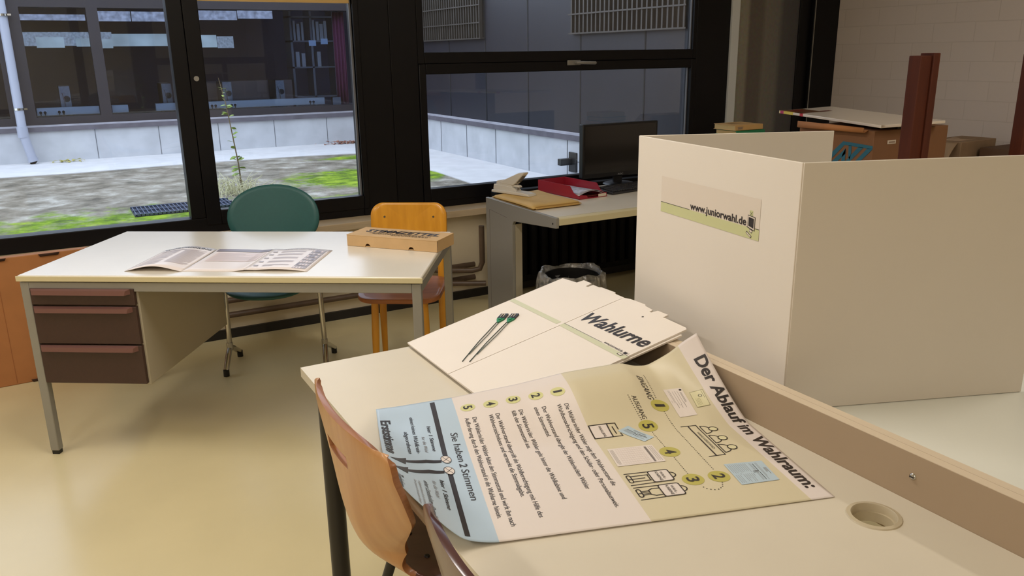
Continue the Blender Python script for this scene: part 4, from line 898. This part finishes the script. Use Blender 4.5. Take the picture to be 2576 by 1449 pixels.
def wp(o, x, y): return (x, y)
en = thing('envelope', 'padded brown paper envelope on the corner of the cantilever desk under the stapler', 'envelope', (2.115, 3.575, CZ+.001), 0)
KRAFT = mat('kraft_paper', (206, 168, 96), .6, var=.04, scale=14)
def env(u, v):
    x = .005+.30*u+.012*v; y = .0+.47*v-.0*u; e = min(u, 1-u, v, 1-v)
    return (x, y, .006+.016*min(1, e*9)**.6+.002*math.sin(u*9+v*5))
MB().grid(env, 24, 24).build('body', KRAFT, en, solid=.004)
b_ = MB().grid(env, 24, 24); b_.v = [(x, y, .001) for x, y, z in b_.v]; b_.build('underside', KRAFT, en)
MB().grid(lambda u, v: (.02+.27*u, -.003+.012*v*(1-v)*2, .004+.016*v), 12, 4).build('flap', mat('kraft_flap', (190, 150, 82), .6), en, solid=.002)
pr = Print(); 
for x in (.10, .24): pr.ring(x, .022, .012, .002, 0, 2, ry=.012)
pr.rect(.094, .016, .106, .028, 0, 2); pr.rect(.0, .0, .0001, .0001, 0, 1)
pr.build('print', [INK2], lambda a, b, h: Vector((a, b, env(min(max((a-.005)/.3, 0), 1), min(max(b/.47, 0), 1))[2]+.0008+h)), en, cut=.01)

stp = thing('stapler', 'pale grey heavy duty stapler standing on the brown envelope', 'stapler', (2.247, 3.868, CZ+.0272), math.radians(107))
SPM = mat('stapler_pale', (214, 206, 192), .35)
# local x: along the stapler (positive = back), y across
MB().prism([(-.055, 0), (.235, 0), (.235, .014), (.19, .018), (.0, .018), (-.045, .012)], -.034, .034, 'y').build('base', SPM, stp, bevel=.004)
MB().prism([(.05, .016), (.230, .016), (.225, .046), (.085, .040), (.06, .028)], -.024, .024, 'y').build('base_step', SPM, stp, bevel=.003)
MB().prism([(.085, .036), (.215, .036), (.205, .066), (.175, .072), (.125, .076), (.095, .056)], -.020, .020, 'y').build('body', SPM, stp, bevel=.004)
MB().prism([(.035, .040), (.11, .042), (.11, .054), (.045, .052)], -.013, .013, 'y').build('magazine', SPM, stp, bevel=.002)
MB().prism([(.055, .017), (.075, .017), (.075, .040), (.055, .040)], -.010, .010, 'y').build('anvil_post', SILVER, stp, bevel=.002)
hn = MB().prism([(.185, .052), (.18, .062), (.16, .070), (.04, .121), (-.005, .127), (.0, .116), (.062, .060), (.078, .050)], -.021, .021, 'y').build('handle', SPM, stp, bevel=.004)
hg = MB()
for i in range(5):
    a = .12+.16*i; q = [(.0025+.0565*t, .1135-.0525*t) for t in (a, a+.09)]
    for s_ in ((-.016, -.002), (.002, .016)): hg.add([(q[0][0]-.001, s_[0], q[0][1]-.001), (q[0][0]-.001, s_[1], q[0][1]-.001), (q[1][0]-.001, s_[1], q[1][1]-.001), (q[1][0]-.001, s_[0], q[1][1]-.001)], [(0, 1, 2, 3)])
hg.build('handle_ribs', mat('stapler_rib_grey', (92, 88, 82), .5), hn, solid=.0015, offset=0)  # ribs in a darker grey than the handle

ty = thing('letter_tray', 'red plastic letter tray filled with papers between envelope and keyboard', 'letter tray', (2.499, 3.710, CZ+.001), math.radians(4.3))
RED = mat('tray_red', (158, 34, 50), .35)
TW, TD, THh = .195, .395, .066
# front cut-out: side walls drop towards the front corners
MB().box((0, 0, 0), (TW, TD, .003)).build('floor_plate', RED, ty)
sw = [(0, 0), (TD, 0), (TD, THh), (.09, THh), (.055, .030), (.0, .014)]
MB().prism(sw, 0, .003, 'x').build('side_wall', RED, ty); MB().prism(sw, TW-.003, TW, 'x').build('side_wall', RED, ty)
boxobj('back_wall', (.003, TD-.003, .003), (TW-.003, TD, THh), RED, ty)
for sx in (0, 1):
    MB().prism([(abs(sx*TW-.003), .003), (abs(sx*TW-.06), .003), (abs(sx*TW-.05), .018), (abs(sx*TW-.003), .024)], 0, .003, 'y').build('front_lip', RED, ty)
boxobj('label_strip', (TW-.062, -.0012, .004), (TW-.006, .0002, .019), mat('label_pale', (222, 208, 186), .5), ty)
for i, (m_, dz, dx_, l) in enumerate(((mat('sheet_red_photo', (120, 42, 34), .35, c2=(42, 26, 24), scale=14), .006, .0, 'sheet with a dark red picture at the bottom of the red letter tray'), (mat('sheet_white', (222, 216, 214), .4), .014, .012, 'white sheets bulging up in the red letter tray'), (mat('sheet_grey_print', (172, 170, 180), .4, var=.3, scale=40), .019, .03, 'printed grey sheet on top of the papers in the red letter tray'))):
    mb = MB().grid(lambda u, v: (2.508+.165*u+dx_*.4-.028*v, 3.735+.33*v, CZ+.004+dz+(.022*math.sin(math.pi*u)*(.4+.6*(1-v)) if i else 0)), 14, 10)
    tag(mb.build('paper_sheet', m_, solid=.0015), l, 'paper', 'papers in the letter tray')

mo = thing('monitor', 'black flat computer monitor standing on the cantilever desk before the window', 'monitor', (3.015, 4.045, CZ+.0016), math.radians(-2))
SCR = mat('screen_black', (12, 11, 12), .12, spec=.6); AOC = mat('logo_grey', (150, 150, 150), .4)
MB().box((-.272, -.012, .052), (.272, .03, .372)).build('casing', BLACKP, mo, bevel=.004)
boxobj('screen', (-.258, -.0135, .078), (.258, -.0118, .360), SCR, mo)
boxobj('back_shell', (-.17, .028, .12), (.17, .06, .34), BLACKP, mo, bevel=.012)
pr = Print(); pr.text('AOC', (-.020, .060), (.020, .060), .009, 0, 2, bold=.02); pr.build('logo', [AOC], lambda a, b, h: Vector((a, -.0125-h, b)), mo)
MB().prism([(-.03, 0), (.03, 0), (.035, .10), (-.035, .10)], .012, .028, 'y').build('stand_neck', BLACKP, mo, bevel=.003)
MB().lathe([(0, .014), (.05, .014), (.09, .010), (.10, .004), (.10, 0), (0, 0)], 36).build('stand_base', BLACKP, mo)
kb = thing('keyboard', 'black computer keyboard in front of the monitor', 'keyboard', (2.742, 3.735, CZ+.0005), math.radians(8))
MB().prism([(0, 0), (.145, 0), (.145, .025), (.0, .014)], 0, .42, 'x').build('body', mat('keyboard_black', (34, 33, 36), .4), kb, bevel=.005)
ks = MB()
for r in range(6):
    for c in range(20):
        y = .010+r*.0205+(.005 if r == 5 else 0); z = .0145+y*.076; ks.box((.013+c*.0198, y, z), (.013+c*.0198+.0165, y+.016, z+.007))
ks.build('keys', mat('keycaps_black', (48, 47, 50), .45), kb, bevel=.001)
MB().tube([(.2, .155, .015), (.19, .22, .004), (.12, .27, .004), (.05, .25, .004)], .003, 6).build('cable', INK2, kb)
tag(MB().grid(lambda u, v: (2.70+.10*u-.02*v, 3.96+.09*v, CZ+.002+.002*math.sin(u*3)), 6, 4).build('paper_scrap', mat('scrap_white', (224, 218, 208), .5), solid=.001), 'small white paper between the red letter tray and the keyboard', 'paper')

# waste bin with clear liner
wb_ = thing('waste_bin', 'black waste bin with clear plastic liner under the cantilever desk', 'bin', (2.355, 3.565, 0))
MB().lathe([(0, .004), (.115, .004), (.118, .0), (.148, .345), (.153, .348), (.153, .342), (.1505, .340), (.121, .008), (0, .008)], 40).build('body', mat('bin_black', (26, 25, 25), .4), wb_)
def liner_mat():
    m = bpy.data.materials.new('clear_liner_film'); m.use_nodes = True; n = m.node_tree.nodes; L = m.node_tree.links; n.remove(n['Principled BSDF'])
    t = n.new('ShaderNodeBsdfTransparent'); t.inputs[0].default_value = (.9, .9, .9, 1); g = n.new('ShaderNodeBsdfGlossy'); g.inputs['Roughness'].default_value = .22; d = n.new('ShaderNodeBsdfDiffuse'); d.inputs[0].default_value = (.75, .74, .72, 1)
    a = n.new('ShaderNodeMixShader'); a.inputs[0].default_value = .45; b = n.new('ShaderNodeMixShader')
    tc = n.new('ShaderNodeTexCoord'); no = n.new('ShaderNodeTexNoise'); no.inputs['Scale'].default_value = 26; no.inputs['Detail'].default_value = 5; L.new(tc.outputs['Object'], no.inputs['Vector'])
    mr = n.new('ShaderNodeMapRange'); mr.inputs['From Min'].default_value = .42; mr.inputs['From Max'].default_value = .72; mr.inputs['To Min'].default_value = .20; mr.inputs['To Max'].default_value = .72; L.new(no.outputs['Fac'], mr.inputs['Value'])
    bp = n.new('ShaderNodeBump'); bp.inputs['Strength'].default_value = .9; bp.inputs['Distance'].default_value = .012; L.new(no.outputs['Fac'], bp.inputs['Height']); L.new(bp.outputs[0], g.inputs['Normal'])
    L.new(g.outputs[0], a.inputs[1]); L.new(d.outputs[0], a.inputs[2]); L.new(mr.outputs[0], b.inputs[0]); L.new(t.outputs[0], b.inputs[1]); L.new(a.outputs[0], b.inputs[2]); L.new(b.outputs[0], n['Material Output'].inputs[0]); return m
LPROF = [(.138, .16), (.143, .25), (.150, .345), (.160, .372), (.172, .365), (.180, .33), (.184, .29), (.186, .25), (.178, .225)]
def liner(u, v):
    i = v*(len(LPROF)-1); a = min(int(i), len(LPROF)-2); k_ = i-a; r = LPROF[a][0]*(1-k_)+LPROF[a+1][0]*k_; z = LPROF[a][1]*(1-k_)+LPROF[a+1][1]*k_; t = 2*math.pi*u
    w = .0065*math.sin(9*t+v*3)+.004*math.sin(23*t-v*7)+.0035*math.sin(37*t+1); r += w*min(1, abs(i-2)/2); z += (.008*math.sin(3*t+.6)+.005*math.sin(7*t))*min(1, i/3); return (r*math.cos(t), r*math.sin(t), z)
MB().grid(liner, 96, 20).build('liner', liner_mat(), wb_)
boxobj('label', (-.03, .1435, .27), (.03, .1455, .31), mat('label_grey', (120, 118, 114), .5), wb_)

# ================================================================ RIGHT BACKGROUND
RT = thing('rear_table', 'long table behind the voting booth carrying boxes', 'table', (0, 0, 0))
RTP = mat('rear_table_top', (170, 156, 134), .5)
boxobj('tabletop', (2.45, 2.27, .711), (4.5, 3.10, TZ), RTP, RT, bevel=.003)
for x in (2.52, 4.43):
    for y in (2.34, 3.03): MB().tube([(x, y, 0), (x, y, .711)], .022, 14).build('leg', DARKLEG, RT)
mv = thing('moving_box', 'large cardboard moving box with a blue printed arrow sign under the white board', 'box', (3.028, 2.285, TZ+.001), 0)
BXC = mat('moving_box_card', (124, 84, 52), .75, var=.05, scale=8); HB = 1.165-TZ
bf = MB().box((0, 0, 0), (.50, .40, HB)); bf.build('body', BXC, mv, bevel=.003)
MB().add([(-.001, .03, HB+.004), (-.001, .385, HB+.004), (-.030, .385, HB-.004), (-.030, .03, HB-.004)], [(0, 1, 2, 3)]).add([(-.030, .03, HB+.014), (-.030, .385, HB+.022), (-.031, .385, HB-.006), (-.031, .03, HB-.006)], [(0, 1, 2, 3)]).build('flap', CARDDARK, mv, solid=.004)
for a, b, z, r in ((.185, .225, .377, .010), (.150, .215, .436, .006)):
    MB().prism(arc(b, z, r, 90, -90, 6)+arc(a, z, r, 270, 90, 6), -.0015, .0005, 'y').build('hand_hole', mat('hole_black', (22, 16, 12), .8), mv)
lb = boxobj('label', (.088, -.0022, .370), (.142, -.0005, .386), mat('label_white', (214, 200, 180), .5), mv); boxobj('label_text', (.095, -.003, .374), (.136, -.0021, .381), mat('label_grey_text', (150, 128, 110), .5), lb)
# teal printed mark on the face towards the window side
pr = Print()
def LG(pts): pr.poly([(-(y-2.285), z-TZ) for y, z in pts], 0, 2)
LG([(2.4374, 1.1118), (2.2862, 1.1035), (2.2866, 1.0887), (2.4290, 1.0968)])
LG([(2.4374, 1.1118), (2.4290, 1.0968), (2.4275, 1.0969), (2.535, .985), (2.570, .985)])
LG([(2.421, 1.0827), (2.4190, 1.060), (2.495, .985), (2.525, .985)])
LG([(2.421, 1.0827), (2.4188, 1.0373), (2.4180, .985), (2.4390, .985), (2.4368, 1.0517)])
LG([(2.4066, 1.0973), (2.3914, 1.0963), (2.3898, 1.0642), (2.3953, 1.035), (2.4041, 1.0495)])
LG([(2.3557, 1.0945), (2.3308, 1.0930), (2.4340, .985), (2.4560, .985)])
LG([(2.3108, 1.0920), (2.2866, 1.0887), (2.389, .985), (2.411, .985)])
pr.build('print', [mat('print_teal', (30, 96, 118), .6)], lambda a, b, h: Vector((-.0012-h, -a, b)), mv)
# white board lying on the moving box
WB0, WB1, WB2, WB3 = Vector((3.356, 3.12)), Vector((3.008, 2.242)), Vector((3.418, 2.231)), Vector((3.815, 3.18))
wbd = thing('white_board', 'white board with a coloured striped edge lying across the moving box', 'board', (0, 0, 0))
ZB = 1.183
MB().prism([tuple(q) for q in (WB1, WB2, WB3, WB0)], ZB, ZB+.012).build('sheet', mat('board_white', (222, 208, 190), .22), wbd, bevel=.0015)
ed = (WB0-WB1); nl = Vector((-ed.y, ed.x)).normalized()
def estrip(t0, t1, m, nm):
    a = WB1+ed*t0; b = WB1+ed*t1; o_ = nl*.0012; i_ = nl*-.012
    MB().prism([tuple(a+o_), tuple(a+i_), tuple(b+i_), tuple(b+o_)], ZB-.0006, ZB+.0128).build(nm, m, wbd, smooth=False)
estrip(.725, .758, mat('stripe_red', (182, 30, 40), .35), 'edge_stripe'); estrip(.838, .945, mat('stripe_yellow', (214, 190, 70), .35), 'edge_stripe'); estrip(.945, .985, mat('stripe_magenta', (182, 40, 92), .35), 'edge_stripe'); estrip(.985, 1.0, mat('stripe_cream', (222, 200, 150), .35), 'edge_stripe')
def bw(s_, t_): a = WB1*(1-s_)+WB0*s_; b = WB2*(1-s_)+WB3*s_; return a*(1-t_)+b*t_
pr = Print()
for s0, s1, t0, t1, mi in ((.76, .99, .02, .42, 0), (.76, .80, .42, .60, 1), (.86, .97, .08, .30, 1)): pr.poly([bw(s0, t0), bw(s0, t1), bw(s1, t1), bw(s1, t0)], mi, 1+mi)
pr.build('print', [mat('board_brown_patch', (120, 84, 52), .25, c2=(96, 52, 40), scale=9), mat('board_red_brown_patch', (122, 44, 34), .25)], lambda a, b, h: Vector((a, b, ZB+.0122+h)), wbd)  # brown and red-brown patches at one end of the board top
# posts
POSTM = mat('post_red_brown', (88, 40, 20), .6, c2=(70, 29, 15), scale=3, stretch=(10, 10, 1), spec=.25)
for x, y, l in ((2.985, 2.075, 'red-brown upright wooden post in front of the white board'), (3.70, 2.045, 'red-brown upright wooden post at the right edge of the photo')):
    p = thing('wooden_post', l, 'post', (x, y, 0), math.radians(-4), 'wooden posts on the right')
    MB().box((-.034, -.02, 0), (.028, .035, 1.472)).build('board', POSTM, p, bevel=.003)
    MB().box((.028, -.028, 0), (.064, .035, 1.4815)).build('edge_batten', POSTM, p, bevel=.003)
# cartons by the block wall
RT2 = thing('low_table', 'table against the block wall carrying a worn carton', 'table', (0, 0, 0))
boxobj('tabletop', (4.62, 2.3, .70), (5.44, 3.9, .725), RTP, RT2, bevel=.003)
for x in (4.68, 5.38):
    for y in (2.37, 3.83): MB().tube([(x, y, 0), (x, y, .70)], .02, 12).build('leg', DARKLEG, RT2)
ct = thing('worn_carton', 'worn brown carton with a torn flap standing by the block wall', 'carton', (4.872, 3.057, .7255), math.radians(4))
CT2 = mat('worn_card', (152, 126, 98), .8, var=.14, scale=9)
MB().box((0, 0, 0), (.41, .225, .214)).build('body', CT2, ct, bevel=.004)
MB().grid(lambda u, v: (-.002-.10*v*(1-.35*u)-.015*v, .02+.20*u, .212-.115*v**1.4), 8, 6).build('torn_flap', mat('worn_card_flap', (166, 140, 112), .8, var=.1, scale=9), ct, solid=.004)
MB().grid(lambda u, v: (.06+.2*u, .05+.14*v, .2155+.004*math.sin(u*5)*math.sin(v*4)), 6, 6).build('torn_paper', mat('worn_paper', (186, 160, 134), .8, var=.12, scale=25), ct, solid=.001)
tag(MB().box((5.05, 2.83, .7255), (5.38, 3.045, .90)).build('dark_carton', mat('dark_card', (98, 72, 52), .8), bevel=.004), 'darker carton just right of the worn carton by the block wall', 'carton')
pf_ = thing('black_frame_panel', 'small black framed panel by the block wall at the right edge', 'panel', (5.30, 2.55, .7255))
MB().box((0, 0, 0), (.02, .26, .012)).box((0, 0, .14), (.02, .26, .152)).box((0, 0, .012), (.02, .012, .14)).box((0, .248, .012), (.02, .26, .14)).build('frame', BLACKP, pf_, bevel=.002)
boxobj('glass', (.006, .012, .012), (.012, .248, .14), mat('panel_green_grey', (72, 76, 66), .3), pf_)
# books on a carton on the computer desk
tag(boxobj('carton', (3.72, 3.84, CZ+.001), (3.97, 4.03, .984), CARD, bevel=.003), 'small cardboard carton on the cantilever desk under the two books', 'carton')
PAGES = mat('pages_yellowed', (206, 178, 120), .7, var=.08, scale=60, stretch=(1, 1, 30))
def book(nm, label, loc, rz, w, d, h, cover, txt=False):
    t = thing(nm, label, 'book', loc, rz, 'books on the cantilever desk')
    mb = MB().box((0, 0, 0), (w, d, .003)).box((0, 0, h-.003), (w, d, h)); mb.prism([(-.006, .004), (-.003, 0), (.002, 0), (.002, h), (-.003, h), (-.006, h-.004)], 0, w, 'x'); mb.build('cover', cover, t, bevel=.001)
    boxobj('pages', (.004, .003, .003), (w-.004, d-.005, h-.003), PAGES, t)
    if txt:
        pr = Print()
        for i, (a, b) in enumerate(((.020, .060), (.022, .058), (.018, .064))): pr.rect(a, .008+.006*i, b, .0115+.006*i, 0, 2)
        pr.build('spine_print', [INK2], lambda a, b, h_: Vector((a, -.0064-h_, b)), t); pr = Print()
        for i in range(4): pr.rect(.05+.005*i, .10+.018*i, .16-.01*i, .106+.018*i, 0, 2)
        pr.build('title_print', [mat('title_brown', (150, 112, 60), .6)], lambda a, b, h_: Vector((a, b, h+.0004+h_)), t)
TANC = mat('cover_tan', (206, 164, 104), .55, var=.05, scale=20); GRNC = mat('cover_green', (34, 128, 84), .45)
book('book', 'thick tan hardback book on top of a green one behind the voting booth', (3.742, 3.832, 1.0175), math.radians(-3), .225, .20, .034, TANC, True)
book('book', 'green hardback book underneath the tan one behind the voting booth', (3.752, 3.828, .985), math.radians(-4), .228, .20, .031, GRNC)
